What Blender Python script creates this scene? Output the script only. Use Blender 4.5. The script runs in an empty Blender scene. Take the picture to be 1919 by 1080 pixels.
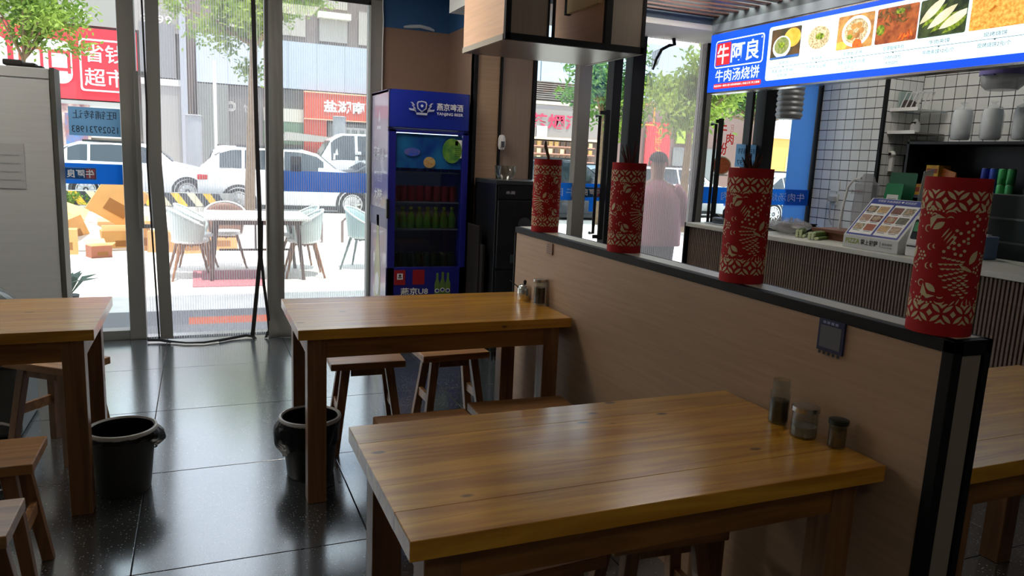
import bpy, bmesh, math, random
from math import sin, cos, pi, radians as R
from mathutils import Vector, Matrix
random.seed(7)
C = bpy.context.scene.collection
SC = bpy.context.scene

# ------------------------------------------------------------------ camera, sky, sun, exposure
cam_d = bpy.data.cameras.new('camera'); cam = bpy.data.objects.new('camera', cam_d); C.objects.link(cam)
FPX, PITCH, YAW, ROLL, HCAM = 1392.0, 0.17345, 0.40112, 0.04508, 1.45
_cy, _sy, _cp, _sp = cos(YAW), sin(YAW), cos(PITCH), sin(PITCH)
_F = Vector((_sy*_cp, _cy*_cp, -_sp)); _Rt = Vector((_cy, -_sy, 0)); _U = _Rt.cross(_F)
_R2 = cos(ROLL)*_Rt + sin(ROLL)*_U; _U2 = -sin(ROLL)*_Rt + cos(ROLL)*_U
m = Matrix.Identity(4)
for i in range(3):
    m[i][0] = _R2[i]; m[i][1] = _U2[i]; m[i][2] = -_F[i]
m[2][3] = HCAM
cam.matrix_world = m
cam_d.sensor_width = 36; cam_d.lens = FPX/1919*36; cam_d.clip_start = 0.02; cam_d.clip_end = 400
SC.camera = cam
SC.view_settings.view_transform = 'Standard'; SC.view_settings.look = 'None'
SC.view_settings.gamma = 1; SC.view_settings.use_curve_mapping = False
SC.view_settings.exposure = 0.62
SKY = 2.0; SUN = 5.2; FILL_LIGHT = 1.6  # last value scales the fill lights added to brighten the room
w = bpy.data.worlds.new('sky'); SC.world = w; w.use_nodes = True
bg = w.node_tree.nodes['Background']; bg.inputs[0].default_value = (0.76, 0.87, 1.0, 1); bg.inputs[1].default_value = SKY
sd = bpy.data.lights.new('sun', 'SUN'); sd.energy = SUN; sd.angle = R(0.6); sd.color = (1.0, 0.96, 0.88)
sun = bpy.data.objects.new('sun', sd); C.objects.link(sun)
sun.rotation_euler = Vector((-0.06, 0.20, -0.97)).to_track_quat('-Z', 'Y').to_euler()
SC.cycles.max_bounces = 10; SC.cycles.diffuse_bounces = 6; SC.cycles.transparent_max_bounces = 24
SC.cycles.sample_clamp_indirect = 8

# ------------------------------------------------------------------ helpers
def lin(c):
    def f(v): v /= 255.0; return v/12.92 if v <= .04045 else ((v+.055)/1.055)**2.4
    return (f(c[0]), f(c[1]), f(c[2]), 1)
MATS = {}
def mat(name, rgb=(128,128,128), rough=.5, metal=0, noise=0, nscale=8, stretch=(1,1,1), rgb2=None, bump=0, bscale=60, emit=0, alpha=1, trans=0, spec=.5, coat=0, objvar=0):
    if name in MATS: return MATS[name]
    M = bpy.data.materials.new(name); M.use_nodes = True; nt = M.node_tree; n = nt.nodes; L = nt.links
    b = n['Principled BSDF']; c = lin(rgb)
    b.inputs['Base Color'].default_value = c; b.inputs['Roughness'].default_value = rough; b.inputs['Metallic'].default_value = metal
    b.inputs['Specular IOR Level'].default_value = spec; b.inputs['Coat Weight'].default_value = coat
    b.inputs['Transmission Weight'].default_value = trans; b.inputs['Alpha'].default_value = alpha
    col = None
    if noise or rgb2 or bump:
        tc = n.new('ShaderNodeTexCoord'); mp = n.new('ShaderNodeMapping'); L.new(tc.outputs['Object'], mp.inputs[0]); mp.inputs['Scale'].default_value = stretch
    if noise or rgb2:
        nz = n.new('ShaderNodeTexNoise'); nz.inputs['Scale'].default_value = nscale; nz.inputs['Detail'].default_value = 5; L.new(mp.outputs[0], nz.inputs[0])
        mx = n.new('ShaderNodeMix'); mx.data_type = 'RGBA'
        c2 = lin(rgb2) if rgb2 else tuple(v*(1-noise) for v in c[:3])+(1,)
        c1 = c if rgb2 else tuple(min(1, v*(1+noise)) for v in c[:3])+(1,)
        rmp = n.new('ShaderNodeMapRange'); rmp.inputs[1].default_value = .35; rmp.inputs[2].default_value = .65
        L.new(nz.outputs[0], rmp.inputs[0]); L.new(rmp.outputs[0], mx.inputs[0]); mx.inputs[6].default_value = c1; mx.inputs[7].default_value = c2
        col = mx.outputs[2]; L.new(col, b.inputs['Base Color'])
    if objvar:
        oi = n.new('ShaderNodeObjectInfo'); hs = n.new('ShaderNodeHueSaturation'); mr = n.new('ShaderNodeMapRange')
        mr.inputs[3].default_value = 1-objvar; mr.inputs[4].default_value = 1+objvar
        L.new(oi.outputs['Random'], mr.inputs[0]); L.new(mr.outputs[0], hs.inputs['Value'])
        if col: L.new(col, hs.inputs['Color'])
        else: hs.inputs['Color'].default_value = c
        col = hs.outputs[0]; L.new(col, b.inputs['Base Color'])
    if bump:
        nb = n.new('ShaderNodeTexNoise'); nb.inputs['Scale'].default_value = bscale; L.new(mp.outputs[0], nb.inputs[0])
        bp = n.new('ShaderNodeBump'); bp.inputs['Strength'].default_value = bump; bp.inputs['Distance'].default_value = .01
        L.new(nb.outputs[0], bp.inputs['Height']); L.new(bp.outputs[0], b.inputs['Normal'])
    if emit:
        if col: L.new(col, b.inputs['Emission Color'])
        else: b.inputs['Emission Color'].default_value = c
        b.inputs['Emission Strength'].default_value = emit
    MATS[name] = M; return M

def wood(name, light, dark, rough=.3, axis=0, knots=True, coat=.3, gs=1.0):
    M = bpy.data.materials.new(name); M.use_nodes = True; nt = M.node_tree; n = nt.nodes; L = nt.links; b = n['Principled BSDF']
    tc = n.new('ShaderNodeTexCoord'); oi = n.new('ShaderNodeObjectInfo'); ad = n.new('ShaderNodeVectorMath'); ad.operation = 'ADD'
    sc = n.new('ShaderNodeVectorMath'); sc.operation = 'SCALE'; cb = n.new('ShaderNodeCombineXYZ')
    for i in range(3): L.new(oi.outputs['Random'], cb.inputs[i])
    L.new(cb.outputs[0], sc.inputs[0]); sc.inputs['Scale'].default_value = 37
    L.new(tc.outputs['Object'], ad.inputs[0]); L.new(sc.outputs[0], ad.inputs[1])
    mp = n.new('ShaderNodeMapping'); L.new(ad.outputs[0], mp.inputs[0]); s = [14*gs]*3; s[axis] = 1.1*gs; mp.inputs['Scale'].default_value = s
    nz = n.new('ShaderNodeTexNoise'); nz.inputs['Scale'].default_value = 1.6; nz.inputs['Detail'].default_value = 6; nz.inputs['Distortion'].default_value = 1.2; L.new(mp.outputs[0], nz.inputs[0])
    cr = n.new('ShaderNodeValToRGB'); cr.color_ramp.elements[0].position = .33; cr.color_ramp.elements[0].color = lin(dark); cr.color_ramp.elements[1].position = .66; cr.color_ramp.elements[1].color = lin(light)
    L.new(nz.outputs[0], cr.inputs[0]); col = cr.outputs[0]
    if knots:
        mk = n.new('ShaderNodeMapping'); s = [9.0]*3; s[axis] = 4.6; mk.inputs['Scale'].default_value = s; L.new(ad.outputs[0], mk.inputs[0])
        vo = n.new('ShaderNodeTexVoronoi'); vo.inputs['Scale'].default_value = 1; L.new(mk.outputs[0], vo.inputs[0])
        mr = n.new('ShaderNodeMapRange'); mr.inputs[1].default_value = .055; mr.inputs[2].default_value = .10; mr.inputs[3].default_value = .8; mr.inputs[4].default_value = 0
        L.new(vo.outputs['Distance'], mr.inputs[0]); mx = n.new('ShaderNodeMix'); mx.data_type = 'RGBA'
        L.new(mr.outputs[0], mx.inputs[0]); L.new(col, mx.inputs[6]); mx.inputs[7].default_value = lin((60,28,10)); col = mx.outputs[2]
    hs = n.new('ShaderNodeHueSaturation'); m2 = n.new('ShaderNodeMapRange'); m2.inputs[3].default_value = .86; m2.inputs[4].default_value = 1.12
    L.new(oi.outputs['Random'], m2.inputs[0]); L.new(m2.outputs[0], hs.inputs['Value']); L.new(col, hs.inputs['Color']); L.new(hs.outputs[0], b.inputs['Base Color'])
    b.inputs['Roughness'].default_value = rough; b.inputs['Coat Weight'].default_value = coat; b.inputs['Coat Roughness'].default_value = .18
    bp = n.new('ShaderNodeBump'); bp.inputs['Strength'].default_value = .12; bp.inputs['Distance'].default_value = .004; L.new(nz.outputs[0], bp.inputs['Height']); L.new(bp.outputs[0], b.inputs['Normal'])
    MATS[name] = M; return M

def terrazzo(name, base, speck, rough=.16):
    M = bpy.data.materials.new(name); M.use_nodes = True; nt = M.node_tree; n = nt.nodes; L = nt.links; b = n['Principled BSDF']
    tc = n.new('ShaderNodeTexCoord'); oi = n.new('ShaderNodeObjectInfo'); ad = n.new('ShaderNodeVectorMath'); L.new(tc.outputs['Object'], ad.inputs[0])
    sc = n.new('ShaderNodeVectorMath'); sc.operation = 'SCALE'; L.new(oi.outputs['Location'], sc.inputs[0]); sc.inputs['Scale'].default_value = 3.7; L.new(sc.outputs[0], ad.inputs[1])
    vo = n.new('ShaderNodeTexVoronoi'); vo.inputs['Scale'].default_value = 95; L.new(ad.outputs[0], vo.inputs[0])
    mr = n.new('ShaderNodeMapRange'); mr.inputs[1].default_value = .22; mr.inputs[2].default_value = .32; mr.inputs[3].default_value = 1; mr.inputs[4].default_value = 0; L.new(vo.outputs['Distance'], mr.inputs[0])
    sep = n.new('ShaderNodeSeparateColor'); L.new(vo.outputs['Color'], sep.inputs[0]); gt = n.new('ShaderNodeMath'); gt.operation = 'GREATER_THAN'; gt.inputs[1].default_value = .62; L.new(sep.outputs[0], gt.inputs[0])
    mu = n.new('ShaderNodeMath'); mu.operation = 'MULTIPLY'; L.new(mr.outputs[0], mu.inputs[0]); L.new(gt.outputs[0], mu.inputs[1])
    nz = n.new('ShaderNodeTexNoise'); nz.inputs['Scale'].default_value = 2.2; L.new(ad.outputs[0], nz.inputs[0])
    m0 = n.new('ShaderNodeMix'); m0.data_type = 'RGBA'; L.new(nz.outputs[0], m0.inputs[0]); m0.inputs[6].default_value = lin(base); m0.inputs[7].default_value = tuple(v*1.5 for v in lin(base)[:3])+(1,)
    mx = n.new('ShaderNodeMix'); mx.data_type = 'RGBA'; L.new(mu.outputs[0], mx.inputs[0]); L.new(m0.outputs[2], mx.inputs[6]); mx.inputs[7].default_value = lin(speck); L.new(mx.outputs[2], b.inputs['Base Color'])
    rr = n.new('ShaderNodeMapRange'); rr.inputs[3].default_value = rough*.75; rr.inputs[4].default_value = rough*1.5; L.new(nz.outputs[0], rr.inputs[0]); L.new(rr.outputs[0], b.inputs['Roughness']); b.inputs['IOR'].default_value = 2.3; b.inputs['Coat Weight'].default_value = 1; b.inputs['Coat IOR'].default_value = 1.8; b.inputs['Coat Roughness'].default_value = .16
    MATS[name] = M; return M

def curtain_mat(name, rgb, lo, hi, pitch=.017):
    M = bpy.data.materials.new(name); M.use_nodes = True; nt = M.node_tree; n = nt.nodes; L = nt.links; b = n['Principled BSDF']
    b.inputs['Base Color'].default_value = lin(rgb); b.inputs['Roughness'].default_value = .7; b.inputs['Specular IOR Level'].default_value = .2
    tc = n.new('ShaderNodeTexCoord'); sp = n.new('ShaderNodeSeparateXYZ'); L.new(tc.outputs['Object'], sp.inputs[0])
    mu = n.new('ShaderNodeMath'); mu.operation = 'MULTIPLY'; mu.inputs[1].default_value = 2*pi/pitch; L.new(sp.outputs[0], mu.inputs[0])
    si = n.new('ShaderNodeMath'); si.operation = 'SINE'; L.new(mu.outputs[0], si.inputs[0])
    mr = n.new('ShaderNodeMapRange'); mr.inputs[1].default_value = -.5; mr.inputs[2].default_value = .5; mr.inputs[3].default_value = lo; mr.inputs[4].default_value = hi; L.new(si.outputs[0], mr.inputs[0])
    tr = n.new('ShaderNodeBsdfTransparent'); tl = n.new('ShaderNodeBsdfTranslucent'); tl.inputs[0].default_value = lin(rgb)
    ms = n.new('ShaderNodeMixShader'); ms.inputs[0].default_value = .45; L.new(b.outputs[0], ms.inputs[1]); L.new(tl.outputs[0], ms.inputs[2])
    m2 = n.new('ShaderNodeMixShader'); L.new(mr.outputs[0], m2.inputs[0]); L.new(tr.outputs[0], m2.inputs[1]); L.new(ms.outputs[0], m2.inputs[2])
    L.new(m2.outputs[0], n['Material Output'].inputs[0]); MATS[name] = M; return M

def glass_mat(name, tint=(.93,.96,.95), refl=.06, rough=.02):
    M = bpy.data.materials.new(name); M.use_nodes = True; nt = M.node_tree; n = nt.nodes; L = nt.links
    tr = n.new('ShaderNodeBsdfTransparent'); tr.inputs[0].default_value = tint+(1,)
    gl = n.new('ShaderNodeBsdfGlossy'); gl.inputs['Roughness'].default_value = rough
    fr = n.new('ShaderNodeLayerWeight'); fr.inputs[0].default_value = .25
    mr = n.new('ShaderNodeMapRange'); mr.inputs[3].default_value = refl*.5; mr.inputs[4].default_value = .6; L.new(fr.outputs['Facing'], mr.inputs[0])
    pw = n.new('ShaderNodeMath'); pw.operation = 'POWER'; pw.inputs[1].default_value = 2.5; L.new(mr.outputs[0], pw.inputs[0])
    a2 = n.new('ShaderNodeMath'); a2.operation = 'ADD'; a2.inputs[1].default_value = refl*.5; L.new(pw.outputs[0], a2.inputs[0])
    ms = n.new('ShaderNodeMixShader'); L.new(a2.outputs[0], ms.inputs[0]); L.new(tr.outputs[0], ms.inputs[1]); L.new(gl.outputs[0], ms.inputs[2])
    L.new(ms.outputs[0], n['Material Output'].inputs[0]); MATS[name] = M; return M

def backlit(M, k=.6):
    nt = M.node_tree; b = nt.nodes['Principled BSDF']; tl = nt.nodes.new('ShaderNodeBsdfTranslucent'); tl.inputs[0].default_value = b.inputs['Base Color'].default_value
    ms = nt.nodes.new('ShaderNodeMixShader'); ms.inputs[0].default_value = k; nt.links.new(b.outputs[0], ms.inputs[1]); nt.links.new(tl.outputs[0], ms.inputs[2]); nt.links.new(ms.outputs[0], nt.nodes['Material Output'].inputs[0]); return M
class MB:
    def __init__(s): s.v = []; s.f = []; s.sm = []
    def add(s, vs, fs, smooth=False, M=None):
        o = len(s.v)
        s.v += [tuple(M @ Vector(v)) if M else tuple(v) for v in vs]
        s.f += [tuple(i+o for i in f) for f in fs]; s.sm += [smooth]*len(fs); return s
    def box(s, x0, x1, y0, y1, z0, z1, M=None):
        v = [(x0,y0,z0),(x1,y0,z0),(x1,y1,z0),(x0,y1,z0),(x0,y0,z1),(x1,y0,z1),(x1,y1,z1),(x0,y1,z1)]
        return s.add(v, [(0,3,2,1),(4,5,6,7),(0,1,5,4),(1,2,6,5),(2,3,7,6),(3,0,4,7)], False, M)
    def taper(s, a, b, wa, da, wb, db, ang=0):     # four-sided post from a to b
        vs = []
        for p, W, D in ((a, wa, da), (b, wb, db)):
            for sx, sy in ((-1,-1),(1,-1),(1,1),(-1,1)):
                x, y = sx*W/2, sy*D/2
                vs.append((p[0]+x*cos(ang)-y*sin(ang), p[1]+x*sin(ang)+y*cos(ang), p[2]))
        return s.add(vs, [(3,2,1,0),(4,5,6,7),(0,1,5,4),(1,2,6,5),(2,3,7,6),(3,0,4,7)])
    def tube(s, pts, r, n=8, closed=False):
        P = [Vector(p) for p in pts]; rs = r if isinstance(r, (list, tuple)) else [r]*len(P)
        vs = []; fs = []; prev = None
        for i, p in enumerate(P):
            if closed: t = (P[(i+1) % len(P)]-P[i-1])
            else: t = (P[min(i+1, len(P)-1)]-P[max(i-1, 0)])
            t.normalize()
            if prev is None:
                u = t.cross(Vector((0,0,1)));
                if u.length < .1: u = t.cross(Vector((1,0,0)))
            else: u = prev - t*prev.dot(t)
            u.normalize(); prev = u; q = t.cross(u)
            for k in range(n): a = 2*pi*k/n; vs.append(p+(u*cos(a)+q*sin(a))*rs[i])
        m_ = len(P)
        for i in range(m_ if closed else m_-1):
            for k in range(n):
                a, b = i*n+k, i*n+(k+1) % n; c, d = ((i+1) % m_)*n+(k+1) % n, ((i+1) % m_)*n+k
                fs.append((a, b, c, d))
        if not closed: fs += [tuple(range(n-1, -1, -1)), tuple(range((m_-1)*n, m_*n))]
        return s.add(vs, fs, True)
    def lathe(s, prof, c=(0,0,0), n=28, sx=1, sy=1):
        vs = []; fs = []
        for (r, z) in prof:
            for k in range(n): a = 2*pi*k/n; vs.append((c[0]+max(r, 1e-4)*cos(a)*sx, c[1]+max(r, 1e-4)*sin(a)*sy, c[2]+z))
        for i in range(len(prof)-1):
            for k in range(n): fs.append((i*n+k, i*n+(k+1) % n, (i+1)*n+(k+1) % n, (i+1)*n+k))
        return s.add(vs, fs, True)
    def prism(s, poly, d0, d1, o=(0,0,0), r=(1,0,0), u=(0,0,1)):      # polygon in plane (r,u) pushed along its normal from d0 to d1
        o, r, u = Vector(o), Vector(r), Vector(u); nn = r.cross(u).normalized(); k = len(poly)
        vs = [o+r*a+u*b+nn*d0 for a, b in poly]+[o+r*a+u*b+nn*d1 for a, b in poly]
        return s.add(vs, [tuple(range(k-1, -1, -1)), tuple(range(k, 2*k))]+[(i, (i+1) % k, k+(i+1) % k, k+i) for i in range(k)])
    def grid(s, fn, nu, nv, smooth=True):
        vs = [fn(i/nu, j/nv) for j in range(nv+1) for i in range(nu+1)]
        return s.add(vs, [(j*(nu+1)+i, j*(nu+1)+i+1, (j+1)*(nu+1)+i+1, (j+1)*(nu+1)+i) for j in range(nv) for i in range(nu)], smooth)
    def mesh(s, name, off=None, fixn=True):
        me = bpy.data.meshes.new(name)
        vs = [(v[0]-off[0], v[1]-off[1], v[2]-off[2]) for v in s.v] if off else s.v
        me.from_pydata(vs, [], s.f); me.polygons.foreach_set('use_smooth', s.sm); me.update()
        if fixn:
            bm = bmesh.new(); bm.from_mesh(me); bmesh.ops.recalc_face_normals(bm, faces=bm.faces); bm.to_mesh(me); bm.free()
        if any(s.sm): me.set_sharp_from_angle(angle=R(38))
        return me
    def build(s, name, material, parent=None, world=True, bevel=0, solid=0, fixn=True, loc=None):
        off = None
        if parent is not None and world:
            off = Vector(parent.location)
            if parent.parent: off = off+Vector(parent.parent.location)
        if loc is not None: off = Vector(loc)
        me = s.mesh(name, off, fixn); me.materials.append(material)
        o = bpy.data.objects.new(name, me); C.objects.link(o)
        if parent is not None: o.parent = parent
        if loc is not None: o.location = loc
        if solid: md = o.modifiers.new('solid', 'SOLIDIFY'); md.thickness = solid; md.offset = 0
        if bevel: md = o.modifiers.new('bevel', 'BEVEL'); md.width = bevel; md.segments = 2; md.limit_method = 'ANGLE'; md.angle_limit = R(40)
        return o
def tag(o, label=None, cat=None, group=None, kind=None):
    if label: o['label'] = label
    if cat: o['category'] = cat
    if group: o['group'] = group
    if kind: o['kind'] = kind
    return o
def thing(name, label, cat, loc=(0,0,0), rz=0, group=None):
    o = bpy.data.objects.new(name, None); C.objects.link(o); o.location = loc; o.rotation_euler = (0,0,rz); o.empty_display_size = .05
    return tag(o, label, cat, group)
def struct(name, loc=(0,0,0)):
    o = bpy.data.objects.new(name, None); C.objects.link(o); o.location = loc; o['kind'] = 'structure'; return o
def copy_tree(o, loc=None, rz=None, label=None, group=None, parent=None):
    kids = [x for x in list(C.objects) if x.parent == o]
    c = o.copy(); C.objects.link(c)
    if parent: c.parent = parent
    if loc is not None: c.location = loc
    if rz is not None: c.rotation_euler = (0,0,rz)
    if label: c['label'] = label
    if group: c['group'] = group
    for k in kids: copy_tree(k, parent=c)
    return c
def link_copy(src, loc, parent=None, rz=None):
    c = bpy.data.objects.new(src.name.split('.')[0], src.data); C.objects.link(c); c.location = loc
    if parent is not None: c.parent = parent
    if rz is not None: c.rotation_euler = (0,0,rz)
    return c
def text(s, parent, material, o, r, u, h, w_=None, mirror=False, depth=.0012, bold=0.0, name='lettering', align='c'):
    cu = bpy.data.curves.new('t', 'FONT'); cu.body = s; cu.size = 1; cu.extrude = 0; cu.offset = bold; cu.resolution_u = 2
    ob = bpy.data.objects.new('t', cu); C.objects.link(ob)
    dg = bpy.context.evaluated_depsgraph_get(); me = bpy.data.meshes.new_from_object(ob.evaluated_get(dg))
    bpy.data.objects.remove(ob); bpy.data.curves.remove(cu)
    xs = [v.co.x for v in me.vertices]; ys = [v.co.y for v in me.vertices]
    if not xs: return None
    x0, x1, y0, y1 = min(xs), max(xs), min(ys), max(ys)
    k = h/(y1-y0); kx = (w_/(x1-x0)) if w_ else k
    o, r, u = Vector(o), Vector(r).normalized(), Vector(u).normalized(); nn = r.cross(u)
    if mirror: kx = -kx
    xc = (x0+x1)/2 if align == 'c' else (x0 if not mirror else x1)
    off = Vector((0,0,0))
    if parent is not None: off = Vector(parent.location)
    if parent is not None and parent.parent: off = off+Vector(parent.parent.location)
    for v in me.vertices:
        a = (v.co.x-xc)*kx; b = (v.co.y-(y0+y1)/2)*k
        v.co = o+r*a+u*b+nn*depth-off
    me.materials.clear(); me.materials.append(material); me.name = name
    ob = bpy.data.objects.new(name, me); C.objects.link(ob)
    if parent is not None: ob.parent = parent
    return ob
def rrect(x0, x1, y0, y1, r, n=5):
    P = []
    for cx, cy, a0 in ((x1-r, y0+r, -90), (x1-r, y1-r, 0), (x0+r, y1-r, 90), (x0+r, y0+r, 180)):
        for i in range(n+1): a = R(a0+90*i/n); P.append((cx+r*cos(a), cy+r*sin(a)))
    return P
def disc(cx, cy, r, n=20, ry=None):
    ry = ry or r; return [(cx+r*cos(2*pi*i/n), cy+ry*sin(2*pi*i/n)) for i in range(n)]

# ------------------------------------------------------------------ materials
black_metal = mat('black_metal', (20,20,22), .6, 0, spec=.25)
dark_frame = mat('dark_frame', (100,97,92), .4, .1)
grey_frame = mat('grey_frame', (132,129,124), .38, .1)
steel = mat('steel', (190,190,188), .22, 1)
chrome = mat('chrome', (215,212,205), .1, 1)
glass = glass_mat('window_glass')
jar_glass = glass_mat('jar_glass', (.86,.88,.86), .14)
panel_tan = mat('tan_panel', (174,144,116), .55, 0, noise=.06, nscale=3, stretch=(1,1,26), bump=.04, bscale=30)
panel_light = mat('pale_tan_panel', (226,186,154), .5, 0, noise=.05, nscale=3, stretch=(1,1,20))
panel_grey = mat('taupe_panel', (158,144,128), .5, 0, noise=.05, nscale=3, stretch=(20,1,1))
wall_brown = mat('brown_wall', (140,112,94), .75, 0, noise=.05, nscale=3, bump=.05)
wall_blue = mat('blue_wall', (44,88,134), .75, 0, noise=.06, nscale=3, bump=.05)
white_paint = mat('white_paint', (225,225,222), .7, 0, noise=.03, nscale=3)
grout = mat('grout', (40,42,46), .8)
tile_white = mat('white_tile', (226,227,224), .25, 0, objvar=.05)
floor_tile = terrazzo('terrazzo', (56,60,62), (150,152,150), .17)
counter_top_m = mat('white_stone', (205,205,195), .3, 0, noise=.04, nscale=10)
slat_brown = mat('brown_slat', (118,98,86), .5, 0, noise=.1, nscale=6, stretch=(1,1,10), objvar=.06)
pine = wood('pine_top', (224,166,52), (182,122,30), .30, 0, True, .8)
pine_leg = wood('pine_leg', (142,100,62), (106,72,42), .42, 2, False, .2)
pine_edge = wood('pine_edge', (160,110,52), (120,76,34), .4, 0, False, .3)
stool_top = wood('stool_top', (176,128,78), (134,92,52), .4, 0, False, .2)
white_m = mat('white_plastic', (228,228,226), .4)
grey_m = mat('grey_plastic', (120,122,124), .45)
black_m = mat('black_plastic', (16,16,18), .4)
print_white = mat('white_print', (240,240,238), .5)
print_red = mat('red_print', (200,30,35), .5)
print_blue = mat('blue_vinyl', (64,150,214), .45)
backlit(print_blue, .75)
print_dark = mat('dark_print', (40,44,50), .6)
SX, UP = (1,0,0), (0,0,1)      # reading directions on walls that face the room
RY = (0,-1,0)                   # reading direction on walls facing the dining side (-X)
# ------------------------------------------------------------------ setting: room shell
TX, TY, X0T, Y0T = .815, .852, -.25, 2.602
fl = struct('floor')
MB().box(-3.6, 6.0, -1.8, 6.0, -.06, -.004).build('bedding', grout, fl)
tb = MB().box(.0022, TX-.0022, .0022, TY-.0022, -.0035, 0); t0 = None
for i in range(-4, 8):
    for j in range(-5, 4):
        x, y = X0T+i*TX, Y0T+j*TY
        if t0 is None: t0 = tb.build('tile', floor_tile, fl, world=False, bevel=.0012); t0.location = (x, y, 0)
        else:
            c = link_copy(t0, (x, y, 0), fl); md = c.modifiers.new('bevel', 'BEVEL'); md.width = .0012; md.segments = 2; md.limit_method = 'ANGLE'
CEIL = 2.75
ce = struct('ceiling'); MB().box(-3.7, 6.1, -1.9, 6.2, CEIL, CEIL+.08).build('plaster', white_paint, ce)
wl = struct('wall_left'); MB().box(-3.7, -3.6, -1.9, 6.15, -.06, CEIL).build('plaster', white_paint, wl)
wb = struct('wall_back'); MB().box(-3.6, 6.0, -1.9, -1.8, -.06, CEIL).build('plaster', mat('back_wall', (150,140,130), .7), wb)
# wall beside the street door (brown below, blue above) and its return
w1 = struct('wall_front')
MB().box(1.35, 1.92, 6.05, 6.15, -.06, 2.42).build('brown_plaster', wall_brown, w1)
MB().box(1.35, 1.92, 6.048, 6.15, 2.42, CEIL).build('blue_plaster', wall_blue, w1)
MB().box(1.905, 1.93, 5.40, 6.05, -.06, 2.42).build('brown_plaster', wall_brown, w1)
MB().box(1.905, 1.93, 5.40, 6.05, 2.42, CEIL).build('blue_plaster', wall_blue, w1)
MB().box(1.93, 2.416, 5.46, 6.15, -.06, CEIL).build('core', wall_brown, w1)
MB().box(-3.6, 1.35, 6.0, 6.15, 2.60, CEIL).build('lintel', dark_frame, w1)
MB().box(-3.6, -2.3, 6.0, 6.15, -.06, 2.6).build('plaster', white_paint, w1)
MB().box(1.985, 2.145, 6.02, 6.05, 2.40, 2.43)
mk = MB().tube([(1.53,6.043,2.435),(1.58,6.04,2.442),(1.66,6.04,2.452),(1.74,6.04,2.442),(1.78,6.043,2.43)], [.008,.014,.014,.014,.008])
mk.build('chipped_plaster', mat('chipped', (190,200,205), .8), w1)
# pillar of two taupe panels with black trims
pl = struct('wall_pillar')
MB().box(1.935, 2.115, 5.40, 5.46, -.0, CEIL).build('panel', panel_tan, pl, bevel=.003)
MB().box(2.135, 2.385, 5.40, 5.46, 0, CEIL).build('panel', mat('panel_b', (140,120,104), .55, noise=.05, nscale=3, stretch=(20,1,1)), pl, bevel=.003)
for x0, x1 in ((1.905, 1.933), (2.117, 2.133), (2.387, 2.416)): MB().box(x0, x1, 5.385, 5.46, 0, CEIL).build('trim', black_metal, pl)

# tall window to the left of the door
wn = struct('window_1')
MB().box(-2.3, -.5, 6.045, 6.055, .07, 2.6).build('pane', glass, wn)
MB().box(-2.3, -.5, 6.0, 6.1, 0, .07).build('bottom_rail', grey_frame, wn, bevel=.004)
MB().box(-.50, -.39, 5.99, 6.11, 0, 2.6).build('mullion', grey_frame, wn, bevel=.005)
MB().box(-2.36, -2.3, 5.99, 6.11, 0, 2.6).build('mullion', grey_frame, wn)
dr = struct('door_1')
MB().box(.47, .56, 6.0, 6.1, 0, 2.6).build('jamb', dark_frame, dr, bevel=.004)
MB().box(-.39, .47, 6.0, 6.1, -.02, .012).build('threshold', steel, dr)
hb = MB().box(-.405, -.375, 5.955, 5.975, .83, 1.93).box(-.335, -.305, 5.955, 5.975, .83, 1.93).box(-.375, -.335, 5.955, 5.975, .83, .86).box(-.375, -.335, 5.955, 5.975, 1.90, 1.93).box(-.395,-.375,5.975,6.0,1.2,1.24)
hb.build('handle', grey_frame, dr, bevel=.003)
MB().box(.50, .575, 5.93, 5.965, .72, 1.97).box(.52, .55, 5.965, 6.0, 1.3, 1.36).build('handle', grey_frame, dr, bevel=.006)
w2 = struct('window_2')
MB().box(.56, 1.25, 6.045, 6.055, .07, 2.6).build('pane', glass, w2)
MB().box(.56, 1.25, 6.0, 6.1, 0, .07).build('bottom_rail', grey_frame, w2)
MB().box(1.25, 1.35, 5.98, 6.12, 0, 2.6).build('mullion', grey_frame, w2, bevel=.005)
MB().tube([(1.345,5.975,2.74),(1.343,5.972,2.55),(1.35,5.975,2.45),(1.345,5.972,2.3),(1.345,5.975,1.0)], .004).build('cable', white_m, w2)

# second storefront, plane y = 5.4
Y2 = 5.4
w3 = struct('window_3')
def pane2(x0, x1, st, nm='pane', z0=0.05, z1=2.5): return MB().box(x0, x1, Y2+.04, Y2+.05, z0, z1).build(nm, glass, st)
def mul2(x0, x1, st, m_=dark_frame, y0=0, y1=.09, nm='mullion'): return MB().box(x0, x1, Y2+y0, Y2+y1, 0, 2.5).build(nm, m_, st, bevel=.004)
pane2(2.416, 2.79, w3); mul2(2.79, 2.90, w3, grey_frame)
MB().box(2.416, 5.32, Y2, Y2+.09, 0, .05).build('bottom_rail', dark_frame, w3)
MB().box(2.416, 5.32, Y2, Y2+.09, 2.5, CEIL).build('top_rail', white_paint, w3)
d2 = struct('door_2')
pane2(2.90, 3.085, d2); mul2(3.085, 3.165, d2, black_metal, -.02)
def pull(xa, xb, z0, z1, st, y=Y2-.07):
    b = MB().tube([(xa, y+.06, z1-.05),(xa, y, z1-.05),(xa, y, z0+.05),(xa, y+.06, z0+.05)], .013)
    b.box(xb-.02, xb+.02, y-.01, y+.01, z0, z1).box(min(xa,xb), max(xa,xb), y-.008, y+.008, z1-.04, z1-.01).box(min(xa,xb), max(xa,xb), y-.008, y+.008, z0+.01, z0+.04)
    b.build('handle', black_metal, st)
pull(2.955, 3.02, .82, 1.86, d2)
pane2(3.165, 3.25, d2)
mul2(3.25, 3.37, d2, black_metal, -.03)
d3 = struct('door_3')
mul2(3.97, 4.06, d3, grey_frame, -.01); MB().box(3.93, 3.97, Y2-.04, Y2+.0, 0, 2.5).build('jamb', black_metal, d3)
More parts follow.
